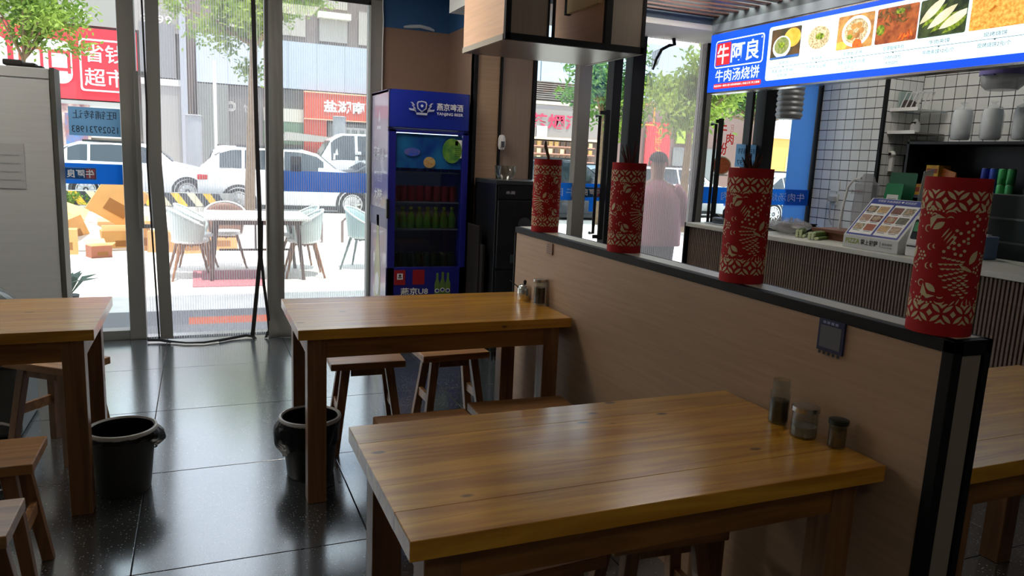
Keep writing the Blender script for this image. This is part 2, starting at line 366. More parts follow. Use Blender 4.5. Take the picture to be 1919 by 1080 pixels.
pull(4.085, 4.135, .80, 1.86, d3)
pane2(4.06, 4.52, d3); mul2(4.505, 4.535, d3, black_metal, 0)
w4 = struct('window_4')
pane2(4.535, 4.62, w4); mul2(4.62, 4.75, w4, black_metal, -.04); pane2(4.75, 5.30, w4)
MB().box(5.0, 5.27, Y2+.03, Y2+.036, 0, 2.5).build('blue_film', backlit(mat('blue_film', (132,186,236), .5), .5), w4)
MB().box(5.28, 5.32, Y2-.01, Y2+.09, 0, 2.5).build('jamb', black_metal, w4)

# bulkhead around the slatted ceiling
bh = struct('ceiling_bulkhead')
bhm = mat('bulkhead_grey', (120,134,142), .5)
MB().box(3.60, 3.74, -1.8, 4.85, 2.44, 2.5).build('lower_edge', mat('bulkhead_pale', (170,186,200), .4), bh)
MB().box(3.60, 3.74, -1.8, 4.85, 2.5, CEIL).build('face', bhm, bh)
MB().box(1.70, 3.74, 4.85, 4.93, 2.5, CEIL).build('face', mat('bulkhead_blue', (84,104,120), .5), bh)
MB().box(1.70, 6.0, 4.85, 5.40, 2.46, 2.5).build('soffit', white_paint, bh)
MB().box(1.70, 6.0, 4.93, 5.40, 2.5, CEIL).build('infill', white_paint, bh)
sl = struct('ceiling_slats')
s0 = None
for k in range(30):
    y = 4.80-.11*k
    if s0 is None:
        s0 = MB().box(1.75, 3.598, -.027, .027, 0, .010).build('slat', mat('ceiling_slat', (92,62,56), .3), sl, world=False); s0.location = (0, y, 2.55)
    else: link_copy(s0, (0, y, 2.55), sl)

# tiled kitchen wall: lighter return and darker recess
def tilewall(name, x, y0, y1, z0, z1, p, px, facing='x', ytop=None):
    st = struct(name); t = None; g = .007
    if facing == 'x':
        MB().box(x, x+.1, y0, y1, z0 if name != 'wall_tiled' else 0, z1).build('backing', grout, st)
        n = int(round((y1-y0)/px)); nz = int((z1-z0)/p)
        for i in range(n):
            for k in range(nz):
                loc = (x, y1-(i+1)*px, z0+k*p)
                if t is None: t = MB().box(-.004, 0, g/2, px-g/2, g/2, p-g/2).build('tile', tile_white, st, world=False); t.location = loc
                else: link_copy(t, loc, st)
    else:
        MB().box(y0, y1, x, x+.1, 0, z1).build('backing', grout, st)
        n = int(round((y1-y0)/px)); nz = int((z1-z0)/p)
        for i in range(n):
            for k in range(nz):
                loc = (y0+i*px, x, z0+k*p)
                if t is None: t = MB().box(g/2, px-g/2, -.004, 0, g/2, p-g/2).build('tile', tile_white, st, world=False); t.location = loc
                else: link_copy(t, loc, st)
    return st
tilewall('wall_tiled_light', 5.30, 4.70, 5.40, .94, 2.45, .0885, .1)
MB().box(5.285, 5.312, 4.685, 4.712, 0, 2.5).build('corner_trim', black_metal, bpy.data.objects['wall_tiled_light'])
MB().box(5.40, 6.0, 5.35, 5.45, 0, CEIL).build('back', white_paint, bpy.data.objects['wall_tiled_light'])
tilewall('wall_tiled_end', 4.70, 5.312, 5.72, 1.0, 2.45, .0885, .08, 'y')
tilewall('wall_right', 5.72, 3.0, 4.70, 1.30, 2.48, .098, .1)
MB().box(5.72, 5.82, -1.8, 3.0, 0, CEIL).build('plaster', mat('kitchen_wall', (120,122,124), .4), bpy.data.objects['wall_right'])
MB().box(5.72, 5.82, 3.0, 4.9, 0, 1.3).build('plaster', mat('kitchen_wall', (120,122,124), .4), bpy.data.objects['wall_right'])

# ------------------------------------------------------------------ outside ground
G = -.12
def paver_mat(): return mat('pavement', (214,208,200), .75, 0, noise=.08, nscale=4, bump=.1)
gs = struct('ground'); MB().box(-60, 90, 6.15, 19.0, G-.2, G).build('pavement', paver_mat(), gs)
MB().box(-4, 6.2, 6.1, 6.45, G, -.005).build('step', mat('granite', (112,110,110), .5, noise=.15, nscale=60), gs)
MB().box(-4, 6.2, 6.45, 7.55, G, G+.006).build('granite_strip', mat('granite_dark', (84,84,88), .5, noise=.12, nscale=60), gs)
rd = struct('road'); MB().box(-60, 90, 19.0, 30.5, G-.3, G-.1).build('asphalt', mat('asphalt', (126,124,122), .85, noise=.1, nscale=20), rd)
kb = struct('kerb'); MB().box(-14, .9, 18.7, 19.0, G, .0).build('kerb_stone', mat('kerb_stone', (196,192,186), .8, noise=.08, nscale=10), kb)
pv = struct('pavement_far'); MB().box(-60, 90, 30.5, 40, G-.3, G).build('pavement', paver_mat(), pv)
# storey above the shopfront (throws the shade on the pavement)
uw = struct('wall_upper_storey'); MB().box(-12, 14, -3, 6.2, CEIL+.09, 10.5).build('plaster', mat('upper_plaster', (150,145,140), .8), uw)

# ------------------------------------------------------------------ partition
pt = thing('partition', 'low taupe partition with black edging running beside the two tables', 'partition', (1.607, 2.365, 0))
PX0, PX1, PY0, PY1, PZ = 1.545, 1.67, 1.10, 3.64, 1.09
MB().box(PX0+.004, PX1-.004, PY0+.02, PY1-.02, 0, PZ-.02).build('board', panel_tan, pt)
MB().box(PX0+.03, PX1-.03, PY0+.003, PY0+.02, 0, PZ-.035).build('end_panel', mat('end_panel', (150,140,126), .5), pt)
for (a, b, c, d) in ((PX0, PX0+.03, PY0, PY0+.03), (PX1-.02, PX1, PY0, PY0+.02), (PX0, PX0+.012, PY1-.012, PY1), (PX1-.02, PX1, PY1-.02, PY1)):
    MB().box(a, b, c, d, 0, PZ).build('edge_trim', black_metal, pt, bevel=.002)
MB().box(PX0, PX0+.03, PY0, PY1, PZ-.03, PZ).build('edge_trim', black_metal, pt, bevel=.002)
MB().box(PX1-.02, PX1, PY0, PY1, PZ-.03, PZ).build('edge_trim', black_metal, pt, bevel=.002)
MB().box(PX0+.03, PX1-.02, PY0, PY0+.02, PZ-.035, PZ).build('edge_trim', black_metal, pt)
MB().box(PX0+.03, PX1-.02, PY0+.02, PY1, PZ-.01, PZ+.001).build('top_board', mat('pale_top', (206,198,178), .35), pt)
st = tag(MB().box(PX0-.003, PX0+.004, 1.405, 1.492, .975, 1.062).build('table_sticker', mat('navy_print', (36,40,78), .4)), 'navy blue square sticker near the end of the partition above the yellow table', 'sticker')
MB().box(PX0-.004, PX0-.003, 1.413, 1.484, .985, 1.045).build('grey_square', mat('grey_print', (96,98,104), .5), st, world=True)
st['group'] = 'stickers on the partition'
for i in range(5): MB().box(PX0-.0035, PX0-.0025, 1.412+i*.016, 1.42+i*.016, .966, .974).build('payment_mark', print_dark, st)
for i in range(4): MB().box(PX0-.0045, PX0-.004, 1.425+i*.014, 1.435+i*.014, 1.05, 1.057).build('title_mark', mat('pale_blue_print', (140,150,190), .5), st)
s2 = tag(MB().box(PX0-.003, PX0+.004, 3.17, 3.23, 1.0, 1.055).build('paper_tag', mat('beige_paper', (150,124,106), .6)), 'small faded beige paper label at the window end of the partition', 'sticker', 'stickers on the partition')
for i in range(5): MB().box(PX0-.0035, PX0-.003, 3.176, 3.224, 1.006+i*.01, 1.0075+i*.01).build('ruled_line', print_dark, s2)

# red paper-cut sleeves on top of the partition
red_felt = mat('red_felt', (176,22,30), .85, 0, noise=.08, nscale=30, bump=.05)
cream_in = mat('cream_inner', (214,202,158), .6)
def lens(cx, cy, L_, W_, ang, n=6):
    P = []
    for i in range(n+1): t = -1+2*i/n; P.append((t*L_/2, W_/2*(1-t*t)))
    for i in range(n-1, 0, -1): t = -1+2*i/n; P.append((t*L_/2, -W_/2*(1-t*t)))
    return [(cx+x*cos(ang)-y*sin(ang), cy+x*sin(ang)+y*cos(ang)) for x, y in P]
def crescent(cx, cy, r, wd, a0, a1, n=8):
    P = [(cx+r*cos(a0+(a1-a0)*i/n), cy+r*sin(a0+(a1-a0)*i/n)) for i in range(n+1)]
    for i in range(n, -1, -1):
        t = i/n; rr = r-wd*sin(pi*t)-.0004; P.append((cx+rr*cos(a0+(a1-a0)*t), cy+rr*sin(a0+(a1-a0)*t)))
    return P
SR, SH = .069, .36
def cut_shapes():
    S = []; per = 2*pi*SR; nb = 9; p = per/nb
    for zb in (.030, SH-.030-.044):        # two lattice bands
        for k in range(nb):
            cx = k*p; cy = zb+.022
            for a in (45, 135, 225, 315):
                S.append(lens(cx+cos(R(a))*p*.355, cy+sin(R(a))*.0165, .0265, .0085, R(a)))
            S.append([(cx+p*.5, cy-.008), (cx+p*.5+.0065, cy), (cx+p*.5, cy+.008), (cx+p*.5-.0065, cy)])
            S.append([(cx-.011, cy+.0235), (cx+.011, cy+.0235), (cx, cy+.012)])
            S.append([(cx-.011, cy-.0235), (cx, cy-.012), (cx+.011, cy-.0235)])
            S.append(lens(cx, cy+.0, .001, .001, 0)) if False else None
    S = [q for q in S if q]
    def flower(cx, cy, r):
        for i in range(6):
            a = i*pi/3; S.append(disc(cx+r*cos(a), cy+r*sin(a), r*.36, 6))
        S.append(disc(cx, cy, r*.3, 6))
    for rep in range(3):
        o = rep*per/3; mid = SH/2
        # fish body of scales
        path = [(.100,.092,.010), (.082,.070,.017), (.067,.048,.021), (.058,.024,.022), (.054,.0,.024), (.056,-.024,.026), (.064,-.046,.027), (.077,-.064,.022), (.092,-.076,.014)]
        nr_ = 19
        for i in range(nr_):                       # fish: round cells on the tail half, crescent scales on the body half
            t = i/(nr_-1)*(len(path)-1.001); k = int(t); f = t-k
            px, pz, pw = [path[k][q]+(path[k+1][q]-path[k][q])*f for q in range(3)]
            dx, dz = path[k+1][0]-path[k][0], path[k+1][1]-path[k][1]; L_ = math.hypot(dx, dz); nx, nz_ = -dz/L_, dx/L_
            nn = max(1, int(pw*2/.0094))
            for m_ in range(nn):
                s_ = -pw+(m_+.5+(.25 if i % 2 else -.25))*2*pw/nn
                if abs(s_) > pw: continue
                cx, cy = o+px+nx*s_, mid+pz+nz_*s_
                if i < 9:
                    if (i+m_) % 3 or i < 2: S.append(disc(cx, cy, .0037, 7))
                else: S.append(crescent(cx, cy, .0056, .0046, R(200), R(350), 5))
        S.append([(o+.094,mid+.103),(o+.118,mid+.128),(o+.112,mid+.106)])
        S.append(lens(o+.100, mid+.004, .036, .016, R(62))); S.append(lens(o+.086, mid-.022, .034, .008, R(-25)))
        for i in range(4): S.append(lens(o+.034+i*.0055, mid+.056-i*.006, .028, .0034, R(60)))
        for i in range(5): S.append(lens(o+.066+i*.011, mid-.102+(i % 2)*.004, .016, .0030, R(50+i*15)))
        for q in range(5): S.append(disc(o+.112+.007*cos(q*1.257), mid-.024+.007*sin(q*1.257), .0030, 6))
        # leaves, swirls, flowers at the side
        for sg in (1, -1):
            cy = mid+sg*.075
            S.append(lens(o+.018, cy-sg*.004, .030, .0145, R(38*sg)))
            S.append([(o-.004, cy+sg*.012), (o+.014, cy+sg*.022), (o+.030, cy+sg*.014), (o+.012, cy+sg*.012), (o+.0, cy-sg*.012)])
            S.append(crescent(o-.006, cy-sg*.012, .0085, .003, R(30), R(290)))
            S.append(crescent(o+.006, cy+sg*.018, .0065, .0028, R(-40), R(210)))
            flower(o-.008, cy+sg*.030, .0085)
            for q in range(3): S.append(disc(o+.006+q*.009, cy+sg*(.033-q*.002), .0024, 6))
            for q in range(2): S.append(crescent(o+.006+q*.010, mid+sg*.022+q*.002, .0075-q*.002, .0032, R(90), R(290)))
            S.append(crescent(o+.040, cy+sg*.022, .011, .0042, R(20) if sg > 0 else R(200), R(170) if sg > 0 else R(350)))
            S.append(crescent(o+.040, cy+sg*.012, .007, .003, R(20) if sg > 0 else R(200), R(170) if sg > 0 else R(350)))
        flower(o-.014, mid, .009)
        for q in range(8): S.append(disc(o-.024+.002*sin(q), mid-.09+q*.026, .0024, 6))
    return S
def sleeve(y, rz, label, lean=0):
    t = thing('paper_cut_sleeve', label, 'lantern', (1.607, y, PZ+.001), 0, 'red paper-cut sleeves along the partition')
    n = 64
    b = MB()
    prof = [(SR-.004, 0), (SR, 0), (SR, SH), (SR-.003, SH)]
    b.lathe([(SR-.003,0),(SR,0),(SR,SH),(SR-.003,SH),(SR-.003,.0)], n=n)
    b.build('sleeve', red_felt, t, world=False)
    MB().lathe([(.001,.004),(SR-.006,.004),(SR-.006,SH-.02),(.001,SH-.02)], n=32).build('liner', cream_in, t, world=False)
    c = MB()
    for P in CUTS:
        vs = []; 
        for rr in (SR+.0001, SR+.0006):
            for a, z in P: th = a/SR+rz; vs.append((rr*cos(th), rr*sin(th), z))
        k = len(P); c.add(vs, [tuple(range(k, 2*k))]+[(i, (i+1) % k, k+(i+1) % k, k+i) for i in range(k)])
    o = c.build('cut_out_pattern', cream_in, t, world=False); o['kind'] = 'stuff'
    t.rotation_euler = (R(lean), 0, 0)
    return t
CUTS = cut_shapes()
sleeve(3.40, R(154), 'red paper-cut sleeve on the far window end of the partition, smallest of four', 0)
sleeve(2.63, R(226), 'red paper-cut sleeve second from the window, in front of the person outside', 0)
sleeve(1.90, R(190), 'red paper-cut sleeve third from the window, in front of the ribbed counter', 0)
sleeve(1.195, R(179), 'red paper-cut sleeve at the near end of the partition, largest of four', 0)
# dried stalk and twig bunches poking out of three sleeves
stalk = tag(MB().tube([(1.607,3.40,PZ+.30),(1.607,3.40,PZ+.37),(1.603,3.41,PZ+.395),(1.60,3.425,PZ+.425),(1.60,3.425,PZ+.45)], [.006,.008,.008,.009,.004]).build('wooden_stalk', mat('dried_stalk', (92,62,34), .7)), 'bent brown wooden stalk poking out of the sleeve nearest the windows', 'stalk')
def twigs(y, n, h, label, col):
    b = MB(); random.seed(int(y*100))
    for i in range(n):
        a = random.uniform(0, 2*pi); r = random.uniform(.0, .022); x0, y0 = 1.607+r*cos(a), y+r*sin(a)
        b.tube([(x0, y0, PZ+.30), (x0+.004*cos(a*3), y0+.008*sin(a), PZ+.345+h*.3), (x0+.02*cos(a), y0+.02*sin(a), PZ+.36+h*random.uniform(.5, 1))], [.004, .0045, .0015], 5)
    return tag(b.build('dried_twigs', col), label, 'dried plant', 'dried twigs in the sleeves', None)
tw = twigs(2.63, 7, .09, 'thin dark red twigs poking out of the second sleeve from the windows', mat('twig_red', (84,34,30), .8)); tw['kind'] = 'stuff'
tw = twigs(1.90, 14, .05, 'bunch of brown dried twigs poking out of the third sleeve from the windows', mat('twig_brown', (70,40,30), .8)); tw['kind'] = 'stuff'

# ------------------------------------------------------------------ tables
def table(name, label, x0, x1, y0, y1, group='pine dining tables'):
    H_ = .75; t = thing(name, label, 'table', ((x0+x1)/2, (y0+y1)/2, 0), 0, group)
    n = 5; wd = (y1-y0)/n; hx = (x1-x0)/2; hy = (y1-y0)/2
    p0 = None
    for i in range(n):
        yb = -hy+i*wd
        o = MB().box(-hx, hx, 0.0, wd, 0, .042).build('plank', pine, t, world=False, bevel=.0005 if 0 < i < n-1 else .002)
        o.location = (0, yb, H_-.042)
    ins = .045
    MB().box(-hx+ins+.01, hx-ins-.01, -hy+ins, -hy+ins+.022, H_-.13, H_-.042).build('apron', pine_edge, t, world=False, bevel=.002)
    MB().box(-hx+ins+.01, hx-ins-.01, hy-ins-.022, hy-ins, H_-.13, H_-.042).build('apron', pine_edge, t, world=False, bevel=.002)
    MB().box(-hx+ins, -hx+ins+.022, -hy+ins+.01, hy-ins-.01, H_-.13, H_-.042).build('apron', pine_edge, t, world=False, bevel=.002)
    MB().box(hx-ins-.022, hx-ins, -hy+ins+.01, hy-ins-.01, H_-.13, H_-.042).build('apron', pine_edge, t, world=False, bevel=.002)
    lg = None
    for sx in (-1, 1):
        for sy in (-1, 1):
            cx, cy = sx*(hx-ins-.033), sy*(hy-ins-.033)
            if lg is None: lg = MB().box(-.038, .038, -.038, .038, 0, H_-.042).build('leg', pine_leg, t, world=False, bevel=.003); lg.location = (cx, cy, 0)
            else:
                c = lg.copy(); C.objects.link(c); c.parent = t; c.location = (cx, cy, 0)
    return t
table('dining_table', 'yellow varnished pine table in front, against the partition with three jars on it', .338, 1.532, 1.22, 1.832)
table('dining_table', 'pine table before the beer fridge, with a metal sugar pot and dark bottle', .34, 1.537, 2.915, 3.57)
table('dining_table', 'pine table cut off by the left edge, in front of the pale cabinet', -1.58, -.378, 3.08, 3.745)
table('dining_table', 'pine table behind the end of the partition, beside the ribbed counter', 1.70, 2.90, 1.14, 1.80)

def stool(label, cx, cy, rz=0, L_=.36, W_=.22, H_=.45):
    t = thing('wooden_stool', label, 'stool', (cx, cy, 0), rz, 'pine stools')
    MB().box(-L_/2, L_/2, -W_/2, W_/2, H_-.035, H_).build('seat', stool_top, t, world=False, bevel=.004)
    for sx in (-1, 1):
        for sy in (-1, 1):
            MB().taper((sx*(L_/2-.02), sy*(W_/2+.0), 0), (sx*(L_/2-.075), sy*(W_/2-.045), H_-.034), .036, .034, .042, .036).build('leg', pine_leg, t, world=False, bevel=.002)
        xm = sx*(L_/2-.045)
        MB().box(xm-.010, xm+.010, -W_/2+.018, W_/2-.018, .19, .235).build('stretcher', stool_top, t, world=False, bevel=.0015)
    MB().box(-L_/2+.10, L_/2-.10, -W_/2+.035, -W_/2+.052, H_-.075, H_-.036).build('seat_rail', pine_leg, t, world=False)
    MB().box(-L_/2+.10, L_/2-.10, W_/2-.052, W_/2-.035, H_-.075, H_-.036).build('seat_rail', pine_leg, t, world=False)
    return t
stool('low wooden stool tucked behind the middle table on its aisle side', .735, 3.55, R(-2))
stool('low wooden stool tucked behind the middle table next to the partition', 1.19, 3.60, R(2))
stool('wooden stool showing a strip of seat behind the front table, aisle side', .775, 2.575, 0, .37, .25)
stool('wooden stool showing a strip of seat behind the front table, next to the partition', 1.20, 2.63, R(-2), .42, .25)
stool('wooden stool standing askew behind the left table, one corner poking into the aisle', -.625, 3.84, R(-38), .37, .24)
stool('wooden stool in front of the left table, the farther of two at the left edge', -.68, 2.685, R(0), .36, .25)
stool('wooden stool at the left edge, the nearer of two, lowest in the view', -.655, 2.20, R(0), .36, .23)
stool('wooden stool under the front table, aisle side, only its legs showing', .76, 1.62, R(4), .36, .22)
stool('wooden stool under the front table, partition side, only its legs showing', 1.18, 1.66, R(-4), .36, .22)
stool('wooden stool pushed under the table behind the partition', 2.30, 1.98, R(2), .36, .24)

# ------------------------------------------------------------------ waste bins
bin_m = mat('bin_grey', (52,56,54), .55); rim_m = mat('bin_rim', (196,196,194), .4); bag_m = mat('bin_liner', (14,15,18), .28, bump=1, bscale=22)
def waste_bin(label, x, y, col, bag_ang, bag_h, bag_full):
    t = thing('waste_bin', label, 'bin', (x, y, 0), 0, 'waste bins by the table legs')
    MB().lathe([(.0,.0),(.098,.0),(.102,.006),(.128,.262),(.124,.262),(.098,.01),(.0,.01)], n=40).build('bucket', col, t, world=False)
    MB().lathe([(.122,.255),(.134,.258),(.137,.266),(.134,.275),(.126,.277),(.121,.27),(.122,.255)], n=40).build('rim', rim_m, t, world=False)
    def liner(u, v):
        a = u*2*pi; r = .119-.022*v; return ((r+.004*sin(9*a)*v)*cos(a), (r+.004*sin(9*a)*v)*sin(a), .270-.22*v)
    MB().grid(liner, 48, 6).build('liner', bag_m, t, world=False)
    def skirt(u, v):
        a = u*2*pi
        if bag_full: w_ = 1
        else:
            d = (a-bag_ang+pi) % (2*pi)-pi; w_ = math.exp(-(d/.55)**2)
        d2 = (a-bag_ang+pi) % (2*pi)-pi; ex = math.exp(-(d2/.6)**2)
        h = bag_h*(.22+.78*(ex if not bag_full else .55+.45*ex))*v
        r = .1275-.03*h/.26+.007+(.036*ex*sin(pi*min(1, v*1.05)))+.0045*sin(13*a+3*v)*v+.005*ex*sin(19*a+9*v)*sin(7*v)
        return (r*cos(a), r*sin(a), .262-h)
    MB().grid(skirt, 72, 10).build('bag_overhang', bag_m, t, world=False)
    return t
waste_bin('grey round waste bin by the left table, black liner bunched on its aisle side', -.325, 3.33, bin_m, R(10), .10, False)
waste_bin('black-lined round waste bin behind the aisle leg of the middle table', .432, 3.27, mat('bin_black', (30,32,34), .5), R(180), .17, True)

# ------------------------------------------------------------------ condiments
def cyl_jar(name, label, x, y, r, h, fill, fcol, lid=None, neck=.8, group='jars on the front table', z=.75):
    t = thing(name, label, 'jar', (x, y, z+.0005), 0, group)
    MB().lathe([(.0,.0),(r*.95,.0),(r,.004),(r,h*.62),(r*.97,h*.66),(r*1.0,h*.70),(r*neck,h*.76),(r*neck,h*.84),(r*neck*1.06,h*.87),(r*neck,h*.9),(r*neck,h),(r*neck*.93,h),(r*neck*.93,h*.76),(r*.93,h*.62),(r*.93,.005),(0,.005)], n=32).build('glass_body', jar_glass, t, world=False)
    if fill: MB().lathe([(0,.006),(r*.92,.006),(r*.92,h*fill),(0,h*fill)], n=28).build('contents', fcol, t, world=False)
    if lid: MB().lathe([(r*neck*1.05,h*.84),(r*neck*1.12,h*.845),(r*neck*1.12,h*.99),(r*neck*.9,h*1.01),(r*neck*.8,h*1.02),(0,h*1.02)], n=32).build('lid', lid, t, world=False)
    return t
soy = mat('soy_sauce', (22,14,10), .15); pep = mat('ground_pepper', (118,92,62), .9, noise=.2, nscale=200); sug = mat('sugar', (150,146,140), .8, noise=.1, nscale=300)
cyl_jar('soy_sauce_jar', 'tall clear glass jar half full of dark sauce, against the partition', 1.486, 1.545, .0275, .125, .52, soy, None, .86)
cyl_jar('salt_jar', 'short wide glass jar with a grey metal lid beside the dark sauce', 1.475, 1.437, .034, .085, .36, sug, steel, .95)
t = cyl_jar('pepper_shaker', 'small pepper shaker with a dark green cap on the front table', 1.502, 1.350, .0225, .075, .66, pep, mat('green_cap', (14,32,26), .35), 1.0)
t = thing('sugar_pot', 'shiny metal sugar pot with domed lid on the middle table', 'pot', (1.49, 3.35, .7505), 0, 'condiments on the middle table')
MB().lathe([(0,0),(.033,0),(.036,.004),(.037,.055),(.035,.058),(.034,.006),(0,.006)], n=32).build('body', chrome, t, world=False)
MB().lathe([(.037,.056),(.036,.062),(.028,.074),(.012,.081),(0,.083)], n=32).build('lid', chrome, t, world=False)
MB().lathe([(0,.082),(.007,.083),(.009,.092),(.006,.1),(0,.102)], n=16).build('knob', black_m, t, world=False)
MB().tube([(-.03,.0,.05),(-.037,.005,.068),(-.075,.02,.098)], [.003,.003,.0022], 6).build('spoon_handle', black_m, t, world=False)
t = thing('sauce_bottle', 'slim glass bottle of dark sauce beside the metal sugar pot', 'bottle', (1.515, 3.225, .7505), 0, 'condiments on the middle table')
MB().lathe([(0,0),(.029,0),(.031,.004),(.028,.01),(.028,.105),(.030,.11),(.032,.118),(.030,.124),(.027,.126),(.026,.105),(.026,.008),(0,.008)], n=32).build('glass_body', jar_glass, t, world=False)
MB().lathe([(0,.009),(.0255,.009),(.0255,.085),(0,.085)], n=28).build('contents', soy, t, world=False)
MB().lathe([(.030,.112),(.033,.114),(.033,.126),(.012,.13),(0,.13)], n=28).build('cap', steel, t, world=False)

# ------------------------------------------------------------------ beer fridge
fr = thing('beer_fridge', 'tall blue glass-door drinks fridge with white lettering beside the entrance', 'fridge', (1.545, 5.58, 0))
FX0, FX1, FY0, FY1, FZ = 1.245, 1.845, 5.32, 5.88, 1.89
fblue = mat('fridge_blue', (24,44,150), .3, coat=.3); fside = mat('fridge_side', (158,146,176), .3, rgb2=(126,112,140), nscale=1.5, coat=.4)
fin = mat('fridge_interior', (130,136,150), .6)
MB().box(FX0, FX0+.03, FY0, FY1, .08, FZ).build('side_panel', fside, fr, bevel=.004)
MB().box(FX1-.03, FX1, FY0, FY1, .08, FZ).build('side_panel', fblue, fr, bevel=.004)
MB().box(FX0, FX1, FY1-.03, FY1, .08, FZ).build('back_panel', fin, fr)
MB().box(FX0, FX1, FY0, FY1, .08, .14).box(FX0, FX1, FY0, FY1, FZ-.02, FZ).build('carcass', fblue, fr)
MB().box(FX0+.03, FX1-.03, FY0+.03, FY1-.03, .58, .60).box(FX0+.03, FX1-.03, FY0+.06, FY1-.03, 1.60, 1.62).build('inner_shelf', fin, fr)
hd = MB()
def canopy(u, v):
    z = 1.63+v*(FZ-1.63); x = FX0+.006+u*(FX1-FX0-.012); return (x, FY0-.022-.028*sin(pi*u)**.6*(.6+.4*v), z)
hd.grid(canopy, 16, 3); hd.build('canopy', fblue, fr, fixn=False)
MB().box(FX0, FX1, FY0-.022, FY0+.03, 1.625, 1.63).box(FX0, FX1, FY0-.025, FY0+.03, FZ-.006, FZ).box(FX0, FX0+.012, FY0-.022, FY0, 1.63, FZ).box(FX1-.012, FX1, FY0-.022, FY0, 1.63, FZ).build('canopy_frame', mat('fridge_navy', (16,24,80), .35), fr)
dz0, dz1 = .60, 1.615
dd = MB().box(FX0, FX0+.055, FY0-.03, FY0, .40, dz1).box(FX1-.045, FX1, FY0-.03, FY0, .40, dz1).box(FX0, FX1, FY0-.03, FY0, dz1-.02, dz1).box(FX0, FX1, FY0-.03, FY0, .15, .62)
dd.build('door', mat('fridge_door_blue', (26,30,124), .35), fr, bevel=.003)
MB().box(FX0+.055, FX1-.045, FY0-.018, FY0-.012, .62, dz1-.02).build('door_glass', glass_mat('fridge_glass', (.75,.80,.86), .10), fr)
MB().box(FX0-.012, FX0+.008, FY0-.05, FY0-.01, .98, 1.12).build('door_handle', black_m, fr, bevel=.004)
for (xx, zz) in ((FX0+.04, .04), (FX1-.04, .04)): MB().tube([(xx, FY0+.06, 0), (xx, FY0+.06, .08)], .02).build('foot', black_m, fr)
MB().box(FX0+.06, FX1-.06, FY0+.05, FY0+.07, 1.585, 1.597).build('interior_light', mat('fridge_tube', (225,235,255), .5, emit=3.0), fr)
for zz in (.90, 1.10, 1.32):
    b = MB().box(FX0+.035, FX1-.035, FY0+.045, FY0+.055, zz-.012, zz)
    for k in range(13): x = FX0+.045+k*.0425; b.box(x-.002, x+.002, FY0+.05, FY1-.04, zz-.006, zz-.002)
    b.build('wire_shelf', mat('shelf_wire', (150,152,158), .4, .6), fr)
tz = mat('fridge_poster', (36,96,190), .3, rgb2=(60,170,220), nscale=7)
MB().box(FX0+.06, FX1-.05, FY0-.011, FY0-.009, 1.345, 1.59).build('poster', tz, fr)
MB().prism(disc(1.72, 1.48, .075, 20, .09), 0, .0015, (0, FY0-.0195, 0)).build('poster_lime', mat('lime_print', (120,160,60), .4, rgb2=(60,120,60), nscale=20), fr)
MB().prism(disc(1.55, 1.39, .045, 18, .04), 0, .0015, (0, FY0-.0195, 0)).build('poster_glass_mug', mat('amber_print', (170,120,60), .4, rgb2=(190,170,120), nscale=20), fr)
MB().prism(disc(1.42, 1.46, .06, 18, .03), 0, .0015, (0, FY0-.0195, 0)).build('poster_splash', mat('splash_print', (90,90,150), .4, rgb2=(40,80,190), nscale=30), fr)
MB().box(1.735, 1.795, FY0-.0205, FY0-.019, 1.43, 1.56).build('energy_label', print_white, fr)
MB().box(1.742, 1.765, FY0-.021, FY0-.0205, 1.52, 1.552).build('energy_mark', print_dark, fr)
for i in range(5): MB().box(1.742, 1.788, FY0-.021, FY0-.0205, 1.44+i*.014, 1.444+i*.014).build('energy_line', print_dark, fr)
fy = FY0-.052
text('燕京啤酒', fr, print_white, (1.685, fy, 1.787), SX, UP, .052, .20, bold=.012)
text('YANJING BEER', fr, print_white, (1.685, fy, 1.735), SX, UP, .026, .20, bold=.01)
b = MB()                                            # crest: shield in a wreath with lions
b.prism([(1.437,1.80),(1.445,1.815),(1.475,1.82),(1.505,1.815),(1.513,1.80),(1.508,1.765),(1.475,1.74),(1.442,1.765)], 0, .0015, (0,fy,0))
cr = b.build('crest_shield', mat('crest_silver', (180,186,206), .4), fr)
b = MB(); b.prism([(1.446,1.798),(1.452,1.808),(1.475,1.812),(1.498,1.808),(1.504,1.798),(1.500,1.77),(1.475,1.75),(1.45,1.77)], 0, .0015, (0,fy-.002,0)); b.build('crest_field', fblue, fr)
b = MB(); b.prism(disc(1.475, 1.785, .010, 12), 0, .0015, (0,fy-.004,0))
for sg in (-1, 1):
    for i in range(6): b.prism(lens(1.475+sg*(.046+.006*(i % 2)+i*.004), 1.748+i*.011, .026, .008, R(90-sg*(25+i*9))), 0, .0015, (0,fy+.0,0))
    b.prism([(1.475+sg*.042,1.745),(1.475+sg*.09,1.752),(1.475+sg*.095,1.765),(1.475+sg*.042,1.758)], 0, .0015, (0,fy,0))
b.prism(rrect(1.435, 1.515, 1.722, 1.737, .004), 0, .0015, (0,fy,0))
b.build('crest_wreath', mat('crest_silver', (180,186,206), .4), fr)['kind'] = 'stuff'
text('燕京U8', fr, print_white, (1.455, FY0-.031, .44), SX, UP, .055, .21, bold=.02)
MB().box(1.30, 1.385, FY0-.032, FY0-.03, .49, .60).build('red_panel', mat('red_panel', (150,24,34), .4), fr)
MB().box(1.44, 1.53, FY0-.032, FY0-.03, .49, .60).build('red_panel', mat('red_panel', (150,24,34), .4), fr)
MB().box(1.322, 1.365, FY0-.0335, FY0-.032, .53, .575).build('white_badge', print_white, fr)
MB().box(1.330, 1.357, FY0-.0345, FY0-.0335, .54, .548).box(1.335, 1.352, FY0-.0345, FY0-.0335, .552, .568).build('badge_mark', print_dark, fr)
